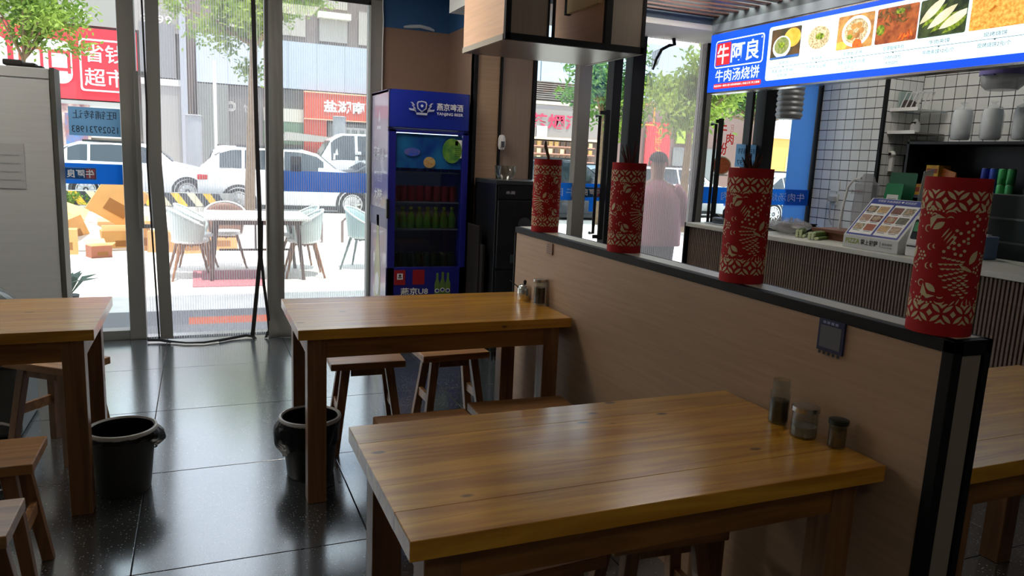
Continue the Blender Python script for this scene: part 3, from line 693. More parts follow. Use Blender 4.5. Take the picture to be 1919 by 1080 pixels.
for k in range(3):
    x = 1.63+k*.042; z = .47+(.006 if k == 1 else 0)
    MB().prism([(x-.019,z-.09),(x+.019,z-.09),(x+.020,z+.02),(x+.008,z+.06),(x+.008,z+.105),(x-.008,z+.105),(x-.008,z+.06),(x-.020,z+.02)], 0, .0015, (0,FY0-.031-.001*(k == 1),0)).build('printed_bottle', mat('bottle_green_print', (96,130,60), .4), fr)
    MB().prism(disc(x, z-.03, .018, 14, .016), 0, .001, (0,FY0-.034,0)).build('bottle_label', print_white, fr)
    MB().prism(disc(x, z-.03, .012, 14, .010), 0, .001, (0,FY0-.0355,0)).build('bottle_seal', mat('seal_blue', (40,60,150), .4), fr)
# printed side
sxm = FX0-.0005; SR_ = (0,-1,0)
fsil = mat('side_print', (206,204,220), .4)
text('燕京U8', fr, fsil, (sxm, 5.60, 1.44), SR_, UP, .11, .34, bold=.02)
text('小度酒', fr, fsil, (sxm, 5.60, 1.27), SR_, UP, .08, .24)
text('大滋味', fr, print_white, (sxm, 5.60, 1.14), SR_, UP, .085, .26, bold=.02)
text('酷爽', fr, fsil, (sxm, 5.60, 1.055), SR_, UP, .03, .22)
MB().prism([(5.57,1.69),(5.60,1.76),(5.63,1.69),(5.60,1.66)], 0, .001, (sxm,0,0), (0,1,0)).build('side_crest', fsil, fr)
MB().box(sxm-.001, sxm, 5.53, 5.67, 1.615, 1.64).build('side_crest_band', fsil, fr)
MB().box(sxm-.001, sxm, FY0+.002, FY1-.002, .90, 1.04).build('side_band', mat('side_navy', (34,38,110), .35), fr)
for i, (yy, z0) in enumerate(((5.60, .42),)):
    MB().prism([(yy-.09,.20),(yy+.09,.20),(yy+.10,.60),(yy+.045,.78),(yy+.04,.98),(yy-.04,.98),(yy-.045,.78),(yy-.10,.60)], 0, .001, (sxm-.001,0,0), (0,1,0)).build('printed_bottle', mat('side_bottle', (190,186,150), .35, rgb2=(140,150,110), nscale=8), fr)
    MB().prism(disc(yy, .45, .07, 18, .09), 0, .001, (sxm-.0025,0,0), (0,1,0)).build('bottle_label', print_white, fr)
# drinks inside the fridge
def drink(kind, loc, mats, label, group):
    t = thing(kind, label, 'drink', loc, 0, group)
    if kind == 'drink_can': MB().lathe([(0,0),(.028,0),(.031,.006),(.031,.105),(.027,.115),(0,.115)], n=14).build('can_body', mats, t, world=False)
    else:
        MB().lathe([(0,0),(.029,0),(.031,.01),(.031,.08),(.014,.125),(.012,.15),(0,.15)], n=14).build('bottle_body', mats, t, world=False)
        MB().lathe([(.013,.14),(.014,.142),(.014,.158),(0,.158)], n=12).build('cap', mat('cap_yellow', (190,190,70), .4), t, world=False)
    return t
ORD = ('leftmost', 'second', 'third', 'fourth', 'fifth', 'sixth', 'seventh', 'rightmost')
def rowof(kind, z, mats, label, group, n=8):
    t0 = None
    for k in range(n):
        loc = (FX0+.075+k*.064, FY0+.085, z); lb = ('%s '+label) % (ORD[k] if k in (0, n-1) else ORD[k]+' from left')
        if t0 is None: t0 = drink(kind, loc, mats, lb, group)
        else: copy_tree(t0, loc, label=lb)
rowof('drink_can', 1.1005, mat('can_red', (150,40,50), .3, .4), 'red can on the upper wire shelf of the fridge', 'red cans on the upper fridge shelf')
rowof('drink_bottle', .9005, mat('bottle_green', (60,110,30), .2), 'green bottle on the middle shelf of the fridge', 'green bottles on the middle fridge shelf')
rowof('drink_can', .6005, mat('can_dark_green', (34,60,44), .3, .4), 'dark green can low down in the fridge', 'dark cans on the lowest fridge shelf')
rowof('drink_can', 1.3205, mat('can_blue', (40,70,150), .3, .4), 'blue can behind the fridge poster', 'blue cans on the top fridge shelf')

# black folded board beside the fridge
tag(MB().box(1.862, 1.885, 5.05, 5.37, 0, .95).box(1.875, 1.895, 5.0, 5.36, 0, .82).build('folded_board', mat('dark_board', (34,28,28), .6), bevel=.002), 'dark folded board leaning between the fridge and the pillar', 'board')

# ------------------------------------------------------------------ black sterilising cabinet
sc_ = thing('sterilising_cabinet', 'black sterilising cabinet standing against the pillar behind the partition', 'cabinet', (2.19, 5.15, 0))
MB().box(1.935, 2.44, 4.93, 5.37, .04, 1.26).build('body', mat('cabinet_black', (26,28,32), .3, coat=.3), sc_, bevel=.004)
MB().box(1.935, 2.44, 4.925, 5.37, 1.26, 1.29).build('top', mat('cabinet_top', (76,80,84), .3, .5), sc_, bevel=.002)
MB().box(1.95, 2.425, 4.915, 4.93, 1.16, 1.25).build('control_panel', black_m, sc_)
MB().box(1.95, 2.425, 4.915, 4.93, .66, 1.15).build('door', mat('dark_door', (30,32,36), .12, coat=.6), sc_, bevel=.003)
MB().box(1.95, 2.425, 4.915, 4.93, .08, .64).build('door', mat('dark_door', (30,32,36), .12, coat=.6), sc_, bevel=.003)
MB().box(2.06, 2.32, 4.905, 4.916, .70, .76).build('handle_recess', mat('recess', (52,66,64), .4), sc_)
MB().lathe([(.0,0),(.05,0),(.05,.004),(.035,.006),(0,.006)], n=24).v
e = MB(); e.prism(disc(2.16, .98, .05, 24), 0, .003, (0, 4.915, 0)); e.build('round_emblem', mat('emblem', (58,60,64), .4), sc_)
text('杀菌', sc_, fsil, (2.04, 4.914, 1.205), SX, UP, .022, .07); text('消毒', sc_, fsil, (2.24, 4.914, 1.205), SX, UP, .022, .07)
for (x, y) in ((1.97,4.97),(2.41,4.97),(1.97,5.33),(2.41,5.33)): MB().tube([(x,y,0),(x,y,.04)], .018).build('foot', black_m, sc_)
t = thing('glass_bowl', 'clear glass bowl on top of the black cabinet', 'bowl', (2.06, 5.08, 1.2905)); MB().lathe([(.0,0),(.05,0),(.075,.05),(.08,.10),(.077,.10),(.072,.05),(.048,.004),(0,.004)], n=28).build('bowl_wall', jar_glass, t, world=False)
tb_ = thing('wall_sanitizer', 'white oval dispenser fixed on the seam of the pillar', 'dispenser', (2.14, 5.375, 1.56))
b = MB().lathe([(0,-.055),(.022,-.05),(.03,-.02),(.03,.03),(.02,.055),(0,.06)], n=20, sy=.6); b.build('body', white_m, tb_, world=False)
MB().box(-.012, .012, -.03, -.015, -.035, .01).build('window', mat('smoke', (90,92,96), .2), tb_, world=False)

# ------------------------------------------------------------------ pale cabinet at the left and things around it
cb = thing('tall_cabinet', 'tall pale grey metal cabinet at the left edge in front of the window', 'cabinet', (-1.15, 5.48, 0))
cbm = mat('cabinet_grey', (196,198,199), .45, 0, noise=.03, nscale=3, stretch=(1,1,20))
MB().box(-1.50, -.825, 5.42, 5.60, .05, 1.86).build('body', cbm, cb, bevel=.004)
MB().box(-.825, -.80, 5.40, 5.60, .05, 1.865).build('side_strip', mat('cab_side', (80,80,74), .5), cb)
MB().box(-1.50, -.83, 5.405, 5.42, .05, 1.79).build('door', cbm, cb, bevel=.003)
MB().box(-1.50, -.83, 5.408, 5.42, 1.80, 1.855).build('top_panel', cbm, cb)
MB().box(-1.26, -.985, 5.40, 5.405, 1.13, 1.40).build('notice', mat('notice_grey', (182,184,185), .5), cb)
for i in range(4): MB().box(-1.24, -1.01, 5.398, 5.40, 1.18+i*.05, 1.185+i*.05).build('notice_line', mat('faint_line', (164,166,168), .5), cb)
MB().box(-1.5, -.83, 5.44, 5.58, 0, .05).build('plinth', black_m, cb)
for i, (x, w_) in enumerate(((-1.02, .10), (-.935, .07), (-.885, .04))):
    tag(MB().box(x-w_/2, x+w_/2, 5.43, 5.53, 1.8655, 1.8655+(.035, .022, .008)[i]).build('dark_packet', mat('packet_dark', (34,32,30), .6), bevel=.008),
        ('thick dark packet lying on the left of the cabinet top', 'medium dark packet lying in the middle of the cabinet top', 'thin dark packet lying near the cabinet top corner')[i], 'packet', 'dark packets on the tall cabinet')
wj = thing('glass_wine_jar', 'big clear glass wine jar with a long neck at the left edge behind the table', 'jar', (-1.0, 4.2, .40))
MB().lathe([(0,0),(.15,0),(.165,.02),(.17,.2),(.155,.27),(.10,.32),(.045,.345),(.036,.37),(.034,.46),(.04,.47),(.03,.47),(.03,.37),(.09,.315),(.15,.26),(.165,.2),(.16,.02),(0,.01)], n=36).build('glass_body', jar_glass, wj, world=False)
MB().lathe([(0,.44),(.033,.44),(.036,.455),(.036,.49),(0,.492)], n=20).build('stopper', mat('stopper', (110,104,96), .6), wj, world=False)
MB().lathe([(0,.012),(.155,.012),(.155,.16),(0,.16)], n=30).build('liquor', mat('liquor', (60,58,54), .1), wj, world=False)
js = thing('jar_stand', 'low grey stand with a white rim on the floor behind the left table', 'stand', (-1.03, 4.3, 0))
MB().box(-.22, .20, -.22, .22, .0, .36).build('body', mat('stand_grey', (84,92,94), .5), js, world=False, bevel=.02)
MB().box(-.24, .22, -.24, .24, .36, .40).build('top', grey_m, js, world=False, bevel=.01)
MB().tube([(-.2,-.225,.06),(.12,-.225,.08),(.17,-.225,.06),(.18,-.225,.0)], .008).build('white_rim', white_m, js, world=False)

# ------------------------------------------------------------------ insect-screen curtains
cm = curtain_mat('screen_mesh', (222,222,226), .14, .46); cm2 = curtain_mat('screen_mesh_dense', (214,208,206), .30, .50)
band = mat('curtain_band', (112,112,108), .8, bump=.1, bscale=40); blackband = mat('curtain_black', (20,18,20), .8)
def drape(st, x0, x1, y, z0, z1, ph, amp, m_, nm='mesh_panel', pinch=0):
    def f(u, v):
        z = z0+(z1-z0)*v; x = x0+(x1-x0)*u
        return (x, y+amp*sin(u*(x1-x0)*17+ph)*(1-.5*v)+.006*sin(7*u+5*v), z)
    return MB().grid(f, 60, 8).build(nm, m_, st, world=True, fixn=False)
def strip(st, pts, wd, m_, nm, y):
    n = len(pts); vs = []; 
    for (x, z, dx) in pts: vs += [(x-wd/2, y+dx, z), (x+wd/2, y+dx, z)]
    return MB().add(vs, [(2*i, 2*i+1, 2*i+3, 2*i+2) for i in range(n-1)]).build(nm, m_, st, solid=.004)
c1 = thing('screen_curtain', 'grey insect-screen door curtain with black magnetic edges over the left entrance', 'curtain', (.05, 5.93, 0), 0, 'insect-screen curtains')
drape(c1, -.37, .445, 5.90, .02, 2.6, 0, .012, cm)
strip(c1, [(-.27, 2.6, 0), (-.275, 2.0, .004), (-.285, 1.3, 0), (-.262, .8, .004), (-.25, .02, 0)], .085, band, 'side_band', 5.885)
strip(c1, [(-.332, 2.6, 0), (-.325, 1.7, 0), (-.335, 1.3, 0), (-.322, .8, 0), (-.302, .02, 0)], .012, blackband, 'seam', 5.882)
strip(c1, [(.385, 2.6, 0), (.392, 2.0, 0), (.40, 1.4, 0), (.41, 1.0, 0), (.408, .62, 0), (.375, .3, -.01), (.345, 0.02, -.02), (.36, .004, -.05)], .030, blackband, 'magnetic_edge', 5.87)
strip(c1, [(.425, .9, 0), (.418, .62, 0), (.435, .4, 0), (.458, .2, 0), (.47, .06, 0), (.44, .004, -.03)], .022, blackband, 'magnetic_edge', 5.868)
hm = MB(); pts = [(-.38,5.88,.02),(-.3,5.87,.018),(-.22,5.82,.012),(-.12,5.76,.010),(.0,5.74,.012),(.1,5.78,.014),(.2,5.84,.014),(.3,5.88,.02),(.36,5.85,.012)]
hm.tube(pts, .011, 6); hm.build('hem', blackband, c1)
hm = MB().tube([(x, y-.03, .006) for x, y, z in pts[2:6]], .008, 6); hm.build('hem_lining', white_m, c1)
c2 = thing('screen_curtain', 'grey insect-screen curtain over the glass beside the beer fridge', 'curtain', (.9, 5.93, 0), 0, 'insect-screen curtains')
drape(c2, .56, 1.235, 5.90, .10, 2.56, 2, .008, cm)
def flare(u, v):
    z = .004+2.59*v; wl_ = .485-.02*(1-v)**3; wr = .585+.22*max(0, 1-v/.09)**1.5
    return (wl_+(wr-wl_)*u, 5.865+.012*sin(u*8+v*4)-.04*max(0, 1-v/.05), z)
MB().grid(flare, 12, 60).build('side_band', band, c2, fixn=False, solid=.003)
MB().box(.56, 1.235, 5.885, 5.895, 2.54, 2.58).build('head_strip', blackband, c2)
MB().box(1.218, 1.235, 5.885, 5.895, .1, 2.56).build('edge_strip', mat('pale_edge', (170,178,180), .6), c2)
c3 = thing('screen_curtain', 'dusty insect-screen curtain hanging in front of the person outside', 'curtain', (3.66, 5.33, 0), 0, 'insect-screen curtains')
drape(c3, 3.37, 3.95, 5.345, .02, 2.46, 1, .012, cm2)
strip(c3, [(3.94, 2.5, 0), (3.945, 1.6, 0), (3.93, .9, 0), (3.90, .3, 0), (3.88, .01, 0)], .03, blackband, 'magnetic_edge', 5.325)
b = MB(); b.add([(3.40,5.32,2.5),(3.50,5.30,2.28),(3.56,5.31,2.30),(3.55,5.31,2.46)], [(0,1,2,3)]); 
b = MB().tube([(3.40,5.31,2.20),(3.42,5.305,2.28),(3.46,5.30,2.36),(3.53,5.30,2.40),(3.58,5.30,2.41),(3.56,5.305,2.50)], [.008,.010,.013,.014,.015,.015], 6); b.build('folded_edge', blackband, c3)
b = MB().grid(lambda u, v: (3.39+.10*u*(1-v*.4), 5.32-.02*sin(u*3), 2.34-.14*v+.05*u), 6, 6); b.build('folded_flap', cm2, c3, solid=.002)

# ------------------------------------------------------------------ stickers on the glass
def glass_sign(label, x0, x1, z0, z1, y, col, nm='window_sticker', cat='sticker', group='stickers on the window glass'):
    return tag(MB().box(x0, x1, y, y+.0015, z0, z1).build(nm, col), label, cat, group)
pale_bl = backlit(mat('pale_blue_sticker', (148,176,196), .5), .75)
s = glass_sign('pale blue shop-transfer notice seen from behind on the left window', -.825, -.505, 1.47, 1.665, 6.04, pale_bl)
text('旺铺转让', s, print_dark, (-.665, 6.038, 1.615), SX, UP, .058, .27, mirror=True)
text('15029731983', s, print_dark, (-.665, 6.038, 1.515), SX, UP, .046, .285, mirror=True)
def band_sticker(label, x0, x1, z0, z1, y, items):
    s = glass_sign(label, x0, x1, z0, z1, y, print_blue, group='blue safety bands on the glass')
    for k, (kind, x, w_) in enumerate(items):
        zc = (z0+z1)/2
        if kind == 'logo':
            MB().prism(rrect(x-w_/2, x+w_/2, zc-.042, zc+.042, .006), 0, .0008, (0, y-.0001, 0)).build('logo_outline', mat('band_outline', (120,160,200), .5), s)
            MB().prism(rrect(x-w_/2+.004, x+w_/2-.004, zc-.038, zc+.038, .005), 0, .0008, (0, y-.0012, 0)).build('logo_field', print_blue, s)
            MB().box(x+w_/6, x+w_/2-.008, y-.003, y-.0022, zc-.034, zc+.034).build('logo_red', mat('faded_red', (150,70,80), .5), s)
            text('牛阿良', s, print_white, (x, y-.0035, zc), SX, UP, .058, w_-.03, mirror=True, bold=.02)
        else: text(kind, s, mat('band_letters', (190,214,235), .5), (x, y-.002, zc), SX, UP, .075, w_, mirror=True)
    return s
band_sticker('blue safety band with a reversed logo on the left window', -.93, -.505, 1.135, 1.278, 6.04, [('logo', -.77, .20)])
band_sticker('blue safety band low on the glass beside the fridge, behind the screen curtain', .565, 1.245, 1.115, 1.275, 6.04, [])
s = band_sticker('bright blue safety band with reversed logo seen behind the first red sleeve', 2.43, 3.08, 1.13, 1.27, Y2+.03, [('logo', 2.97, .19), ('肉', 2.66, .10), ('牛', 2.79, .10)])
band_sticker('blue safety band on the glass door left of the black column', 3.98, 4.50, 1.13, 1.275, Y2+.03, [('牛肉', 4.38, .2)])
band_sticker('blue safety band with faint letters beside the tiled wall', 4.76, 5.28, 1.13, 1.275, Y2+.02, [('牛肉汤烧', 5.02, .42)])
s = glass_sign('small dark code card stuck on the glass beside the fridge', .655, .735, 1.27, 1.385, 6.038, mat('dark_card', (50,60,78), .5))
MB().box(.668, .722, 6.0365, 6.038, 1.32, 1.372).build('grey_square', mat('grey_print', (96,98,104), .5), s)
s = glass_sign('pale blue shop-transfer notice seen from behind next to the red noodle lettering', 4.40, 4.62, 1.46, 1.66, Y2+.03, pale_bl)
text('旺铺转', s, print_dark, (4.51, Y2+.028, 1.60), SX, UP, .05, .19, mirror=True); text('150297', s, print_dark, (4.51, Y2+.028, 1.50), SX, UP, .045, .19, mirror=True)
ns = glass_sign('red characters and a noodle bowl picture stuck on the glass door', 4.17, 4.33, 1.375, 1.388, Y2+.025, backlit(mat('clear_backing', (190,186,178), .5)), 'noodle_sticker')
dred = backlit(mat('dull_red_print', (170,40,36), .6), .6)
text('牛', ns, dred, (4.225, Y2+.022, 1.78), SX, UP, .11, .10, bold=.02); text('肉', ns, dred, (4.315, Y2+.022, 1.70), SX, UP, .10, .08, bold=.02); text('粉', ns, dred, (4.24, Y2+.022, 1.61), SX, UP, .11, .11, bold=.02)
text('B', ns, dred, (4.16, Y2+.022, 1.69), SX, UP, .07, .03); text('口口', ns, dred, (4.33, Y2+.022, 1.79), UP, (-1,0,0), .03, .06)
MB().tube([(4.25+.10*cos(a/24*2*pi), Y2+.024, 1.465+.075*sin(a/24*2*pi)) for a in range(24)], .007, 5, True).build('bowl_picture', backlit(mat('bowl_pic', (196,190,170), .5)), ns)
MB().prism(disc(4.25, 1.465, .095, 24, .07), 0, .001, (0, Y2+.0225, 0)).build('noodle_picture', backlit(mat('noodle_pic', (176,120,86), .5, rgb2=(120,60,50), nscale=60)), ns)
s = glass_sign('small blue tag hanging under the blue band on the glass', 2.955, 3.0, 1.04, 1.13, Y2+.028, print_blue)
# ------------------------------------------------------------------ hanging box frame above the partition
hx_ = thing('hanging_display_box', 'hanging open box of tan and taupe panels with black edges above the partition', 'display box', (1.98, 4.22, 2.08))
BX0, BX1, BY0, BY1, BZ = 1.54, 2.41, 3.88, 4.58, 2.08
MB().box(BX0, BX1, BY0, BY1, BZ, BZ+.012).build('base_board', mat('base_board', (120,100,92), .28, noise=.08, nscale=3, stretch=(1,14,1)), hx_)
MB().box(BX0, BX1, BY0-.004, BY0+.02, BZ, BZ+.035).build('edge_trim', black_metal, hx_)
MB().box(BX0-.006, BX0+.014, BY0+.025, BY1, BZ-.002, BZ+.03).build('edge_trim', mat('pale_trim', (170,160,146), .4), hx_)
MB().box(BX1-.014, BX1+.006, BY0+.02, BY1, BZ-.002, BZ+.02).build('edge_trim', mat('pale_trim', (170,160,146), .4), hx_)
MB().box(BX0, BX0+.008, BY0+.025, BY1, BZ+.03, CEIL).build('left_side_panel', panel_light, hx_)
MB().box(BX0+.03, 1.785, BY0, BY0+.012, BZ+.035, CEIL).build('front_panel', panel_grey, hx_)
MB().box(1.785, 1.797, BY0-.002, BY0+.03, BZ+.03, CEIL).build('corner_post', black_metal, hx_)
MB().box(1.822, 1.832, BY0-.002, BY0+.02, BZ+.03, CEIL).build('corner_post', black_metal, hx_)
MB().box(BX0-.002, BX0+.03, BY0-.004, BY0+.028, BZ, CEIL).build('corner_post', black_metal, hx_, bevel=.002)
MB().box(BX1-.022, BX1, BY0-.004, BY0+.02, BZ, CEIL).build('corner_post', black_metal, hx_)
MB().box(2.15, 2.19, BY0-.002, BY0+.03, BZ+.03, CEIL).build('corner_post', black_metal, hx_)
MB().box(2.19, BX1-.02, BY0, BY0+.012, BZ+.035, CEIL).build('front_panel', panel_grey, hx_)
MB().box(2.15, 2.16, BY0+.03, BY1, BZ+.012, CEIL).build('inner_side_panel', panel_light, hx_)
MB().box(1.775, 1.785, BY0+.03, BY1-.02, BZ+.012, CEIL).build('inner_side_panel', panel_light, hx_)
MB().box(2.12, 2.148, 3.93, 4.33, 2.34, CEIL).build('cream_board', mat('cream_board', (255,234,176), .5), hx_)
MB().box(2.118, 2.15, 4.33, 4.36, 2.335, CEIL).build('cream_board_edge', black_metal, hx_)


# ------------------------------------------------------------------ backlit menu board
sg = thing('menu_light_box', 'long blue backlit menu board hanging over the counter with food pictures', 'sign', (3.62, 3.3, 2.0))
SXp = 3.60; v0, v1 = 2.005, 2.425; yl, yr = 4.84, 1.90
def em(name, rgb, s=1.0, **k):
    return mat(name, rgb, .35, emit=s, **k)
MB().box(SXp, SXp+.09, yr, yl, v0-.012, v1+.01).build('case', steel, sg)
MB().box(SXp-.004, SXp, yr, yl, v0, v1).build('face', em('sign_blue', (14,74,208), .9), sg)
MB().prism(rrect(-4.205, -1.95, 2.045, 2.395, .02), 0, .002, (SXp-.004, 0, 0), RY).build('white_field', em('sign_white', (214,240,246), .95), sg)
sw = em('sign_white2', (236,250,255), 1.0); sr = em('sign_red', (196,40,48), .8)
SB = MATS['sign_blue']
def pp(poly, d, m_, nm): return MB().prism(poly, 0, .0015, (SXp-.004-d, 0, 0), RY).build(nm, m_, sg)
pp(rrect(-4.775, -4.25, 2.175, 2.372, .025), .0, sw, 'logo_outline'); pp(rrect(-4.767, -4.258, 2.183, 2.364, .02), .0016, SB, 'logo_field')
pp([(-4.755,2.195),(-4.60,2.195),(-4.60,2.352),(-4.755,2.352)], .0032, sr, 'logo_red_square')
text('牛', sg, sw, (SXp-.010, 4.678, 2.272), RY, UP, .14, .13, bold=.012); text('阿良', sg, sw, (SXp-.010, 4.435, 2.272), RY, UP, .14, .30, bold=.012)
text('®', sg, sw, (SXp-.010, 4.268, 2.345), RY, UP, .014, .014)
text('牛肉汤烧饼', sg, sw, (SXp-.0065, 4.51, 2.118), RY, UP, .088, .48, bold=.004)
pp(rrect(-4.765, -4.245, 2.025, 2.062, .016), .0, sr, 'red_strap')
text('真材实料一碗汤 原汁原味鲜滋鲜 | 传统工艺 手工现做', sg, sw, (SXp-.0075, 4.505, 2.044), RY, UP, .018, .50)
ink = em('sign_ink', (90,100,104), .3)
pics = [(4.175, 3.905, 'soup'), (3.87, 3.625, 'noodle'), (3.60, 3.335, 'meatball'), (3.315, 3.045, 'meat'), (3.035, 2.76, 'bun'), (2.74, 2.45, 'cake'), (2.43, 2.15, 'soup')]
caps = [('牛肉汤', '普通12碗 优质18碗', '加肉20碗'), ('牛杂汤', '牛杂汤15元/碗', ''), ('牛肉丸子汤', '普通12元/碗 优质15元/碗', '丸子1元/个'), ('豆腐脑辣牛肚', '小份10元', '大份20元'), ('牛肉夹馍', '牛肉夹馍12元/个', ''), ('现烤烧饼', '现烤烧饼2元/个', ''), ('牛肉面', '牛肉面12元/碗', '')]
fm = {k: em('dish_'+k, a, .85, rgb2=b, nscale=sc) for k, a, b, sc in (('dark', (50,56,44), (96,70,44), 12), ('pale', (190,206,214), (214,224,226), 4), ('broth', (150,150,96), (96,120,60), 60), ('noods', (226,210,176), (150,130,80), 90), ('brown', (156,104,60), (200,150,80), 20), ('meat', (120,54,34), (176,96,50), 22), ('gold', (222,160,50), (238,190,90), 14), ('green', (150,170,50), (60,84,30), 60), ('dgreen', (30,40,30), (70,84,50), 20), ('offal', (128,92,50), (70,50,26), 45), ('crust', (206,140,50), (234,190,96), 60), ('crust2', (170,100,30), (214,150,60), 50), ('bun', (238,232,206), (214,204,166), 14), ('orange', (222,120,40), (190,60,40), 40), ('bluep', (60,110,180), (40,80,150), 5))}
def clip(poly, a, b, z0, z1): return [(min(max(x, a), b), min(max(z, z0), z1)) for x, z in poly]
for (ya, yb, kind), (c1_, c2_, c3_) in zip(pics, caps):
    a, b = -ya, -yb; z0, z1 = 2.178, 2.372; cx, cz = (a+b)/2, (z0+z1)/2; W_ = b-a
    base = {'soup':'dark','noodle':'pale','meatball':'brown','meat':'meat','bun':'dgreen','cake':'crust2'}[kind]
    pp(rrect(a, b, z0, z1, .01), .002, fm[base], 'dish_picture')
    def q(poly, d, k_, nm='dish_detail'): pp(clip(poly, a+.002, b-.002, z0+.002, z1-.002), .0035+d*.0008, fm[k_] if k_ in fm else sw, nm)
    if kind == 'soup':
        q(disc(cx+.06, cz+.03, .075, 20, .06), 0, 'gold'); q(disc(cx-.03, cz-.02, .082, 24, .07), 1, 'w', 'bowl'); q(disc(cx-.03, cz-.012, .068, 24, .055), 2, 'broth'); q(disc(cx-.03, cz-.01, .03, 12, .02), 3, 'green')
        q([(a, z0), (b, z0), (b, z0+.018), (a, z0+.012)], 4, 'bluep')
    elif kind == 'noodle': q(disc(cx, cz-.008, .108, 28, .088), 1, 'w', 'bowl'); q(disc(cx, cz, .09, 26, .07), 2, 'noods'); q(disc(cx+.01, cz+.005, .035, 14, .02), 3, 'green')
    elif kind == 'meatball':
        q(disc(cx+.01, cz, .105, 28, .088), 1, 'w', 'bowl'); q(disc(cx+.01, cz, .088, 26, .072), 2, 'noods')
        for i in range(6): q(disc(cx+.01+.04*cos(i), cz+.035*sin(i*1.1), .022, 12, .018), 3+.1*i, 'brown')
        q(disc(cx-.03, cz-.03, .02, 10, .015), 5, 'green'); q(disc(cx-.10, z0+.02, .05, 12, .03), 0, 'gold'); q(disc(cx+.03, z0+.02, .035, 10, .03), 6, 'orange')
    elif kind == 'meat':
        random.seed(3)
        for i in range(26): q(lens(cx-.02+random.uniform(-.10, .10), cz+.035+random.uniform(-.03, .05), .05, .012, random.uniform(0, 3)), 1+i*.05, 'offal')
        q(disc(cx+.02, z1-.03, .03, 10, .015), 3, 'green'); q(disc(a+.035, cz-.02, .028, 10, .03), 3, 'green')
        for i in range(5): q(lens(b-.06+random.uniform(-.04, .03), z0+.035+random.uniform(-.015, .02), .045, .010, random.uniform(0, 2)), 2.5, 'orange')
    elif kind == 'bun':
        for i, (dx, dz) in enumerate(((-.06, .03), (.0, -.01), (.075, -.03))):
            q(lens(cx+dx+.012, cz+dz-.02, .17, .035, R(38-i*6)), 1+i, 'green'); q(lens(cx+dx, cz+dz+.008, .19, .05, R(40-i*7)), 1.5+i, 'bun')
    elif kind == 'cake':
        for i, (dx, dz, rr) in enumerate(((-.10, .05, .09), (.03, .06, .08), (.12, .02, .07), (-.09, -.06, .07), (.03, -.05, .075), (.12,-.07,.05))): q(disc(cx+dx, cz+dz, rr, 18, rr*.8), 1+i*.3, 'crust')
    d_ = SXp-.0075
    text(c1_, sg, ink, (d_, -cx, 2.150), RY, UP, .022, min(.14, .03*len(c1_)))
    text(c2_, sg, ink, (d_, -cx, 2.100), RY, UP, .023, min(.20, .0175*len(c2_)+.03))
    if c3_: text(c3_, sg, ink, (d_, -cx, 2.070), RY, UP, .022, .09)
    pp([(cx-.006, 2.1265), (cx, 2.119), (cx+.006, 2.1265)], .002, ink, 'pointer')
pp([(-4.19, 2.1262), (-1.97, 2.1262), (-1.97, 2.1282), (-4.19, 2.1282)], .002, ink, 'rule_line')
for yy in (4.4, 3.2, 2.1): MB().box(SXp+.03, SXp+.05, yy-.01, yy+.01, v1, 2.45).build('hanger', black_metal, sg)

# ------------------------------------------------------------------ ribbed counter
ct = thing('service_counter', 'long service counter with brown ribbed front and pale stone top', 'counter', (3.95, 3.3, 0))
CX, CY0, CY1, CZ = 3.64, 1.2, 5.0, 1.0
MB().box(CX+.02, CX+.60, CY0, CY1, .04, CZ-.03).build('carcass', mat('counter_core', (60,48,42), .6), ct)
MB().box(CX-.02, CX+.62, CY0, CY1, CZ-.03, CZ).build('worktop', counter_top_m, ct, bevel=.003)
MB().box(CX+.015, CX+.02, CY0, CY1, .0, .06).build('plinth', black_metal, ct)
MB().box(CX-.02, CX+.62, CY1, CY1+.015, 0, CZ).build('end_trim', black_metal, ct)
s0 = None; k = 0; y = CY1-.03
while y > CY0+.02 and k < 290:
    if s0 is None: s0 = MB().prism([(-.008,0),(-.006,.014),(.006,.014),(.008,0)], 0, .90, (0,0,.065), (0,1,0), (-1,0,0)).build('slat', slat_brown, ct, world=False); s0.location = (CX+.021-3.95, y-3.3, 0)
    else:
        c = s0.copy(); C.objects.link(c); c.parent = ct; c.location = (CX+.021-3.95, y-3.3, 0)
    y -= .022; k += 1

# menu stand
ms_ = thing('menu_stand', 'sloping tabletop menu stand with blue menu and pizza lettering on the counter', 'menu', (3.83, 3.26, 1.0005))
ya, yb = 3.46, 3.06
MB().add([(3.69,ya,1.0),(3.69,yb,1.0),(3.69,yb,1.075),(3.69,ya,1.075),(3.95,ya+.0,1.0),(3.95,yb,1.0),(3.90,yb,1.305),(3.90,ya,1.305)], [(0,1,2,3),(3,2,6,7),(7,6,5,4),(0,3,7,4),(1,5,6,2),(0,4,5,1)]).build('case', mat('menu_white', (206,208,206), .4), ms_, bevel=.003)
so = Vector((3.69, ya, 1.075)); su = (Vector((3.90, ya, 1.305))-so); sl_ = su.length; su.normalize(); sr_ = Vector((0,-1,0)); sn = sr_.cross(su)
def mp_(poly, d, m_, nm): return MB().prism(poly, 0, .0008, so+sn*(d*.001+.0008), sr_, su).build(nm, m_, ms_)
mp_([(.012,.008),(.385,.008),(.385,sl_-.006),(.012,sl_-.006)], 0, mat('menu_blue', (36,58,150), .4), 'menu_sheet')
mp_([(.024,.02),(.19,.02),(.19,sl_-.05),(.024,sl_-.05)], 1, print_white, 'menu_page'); mp_([(.205,.02),(.372,.02),(.372,sl_-.05),(.205,sl_-.05)], 1, print_white, 'menu_page')
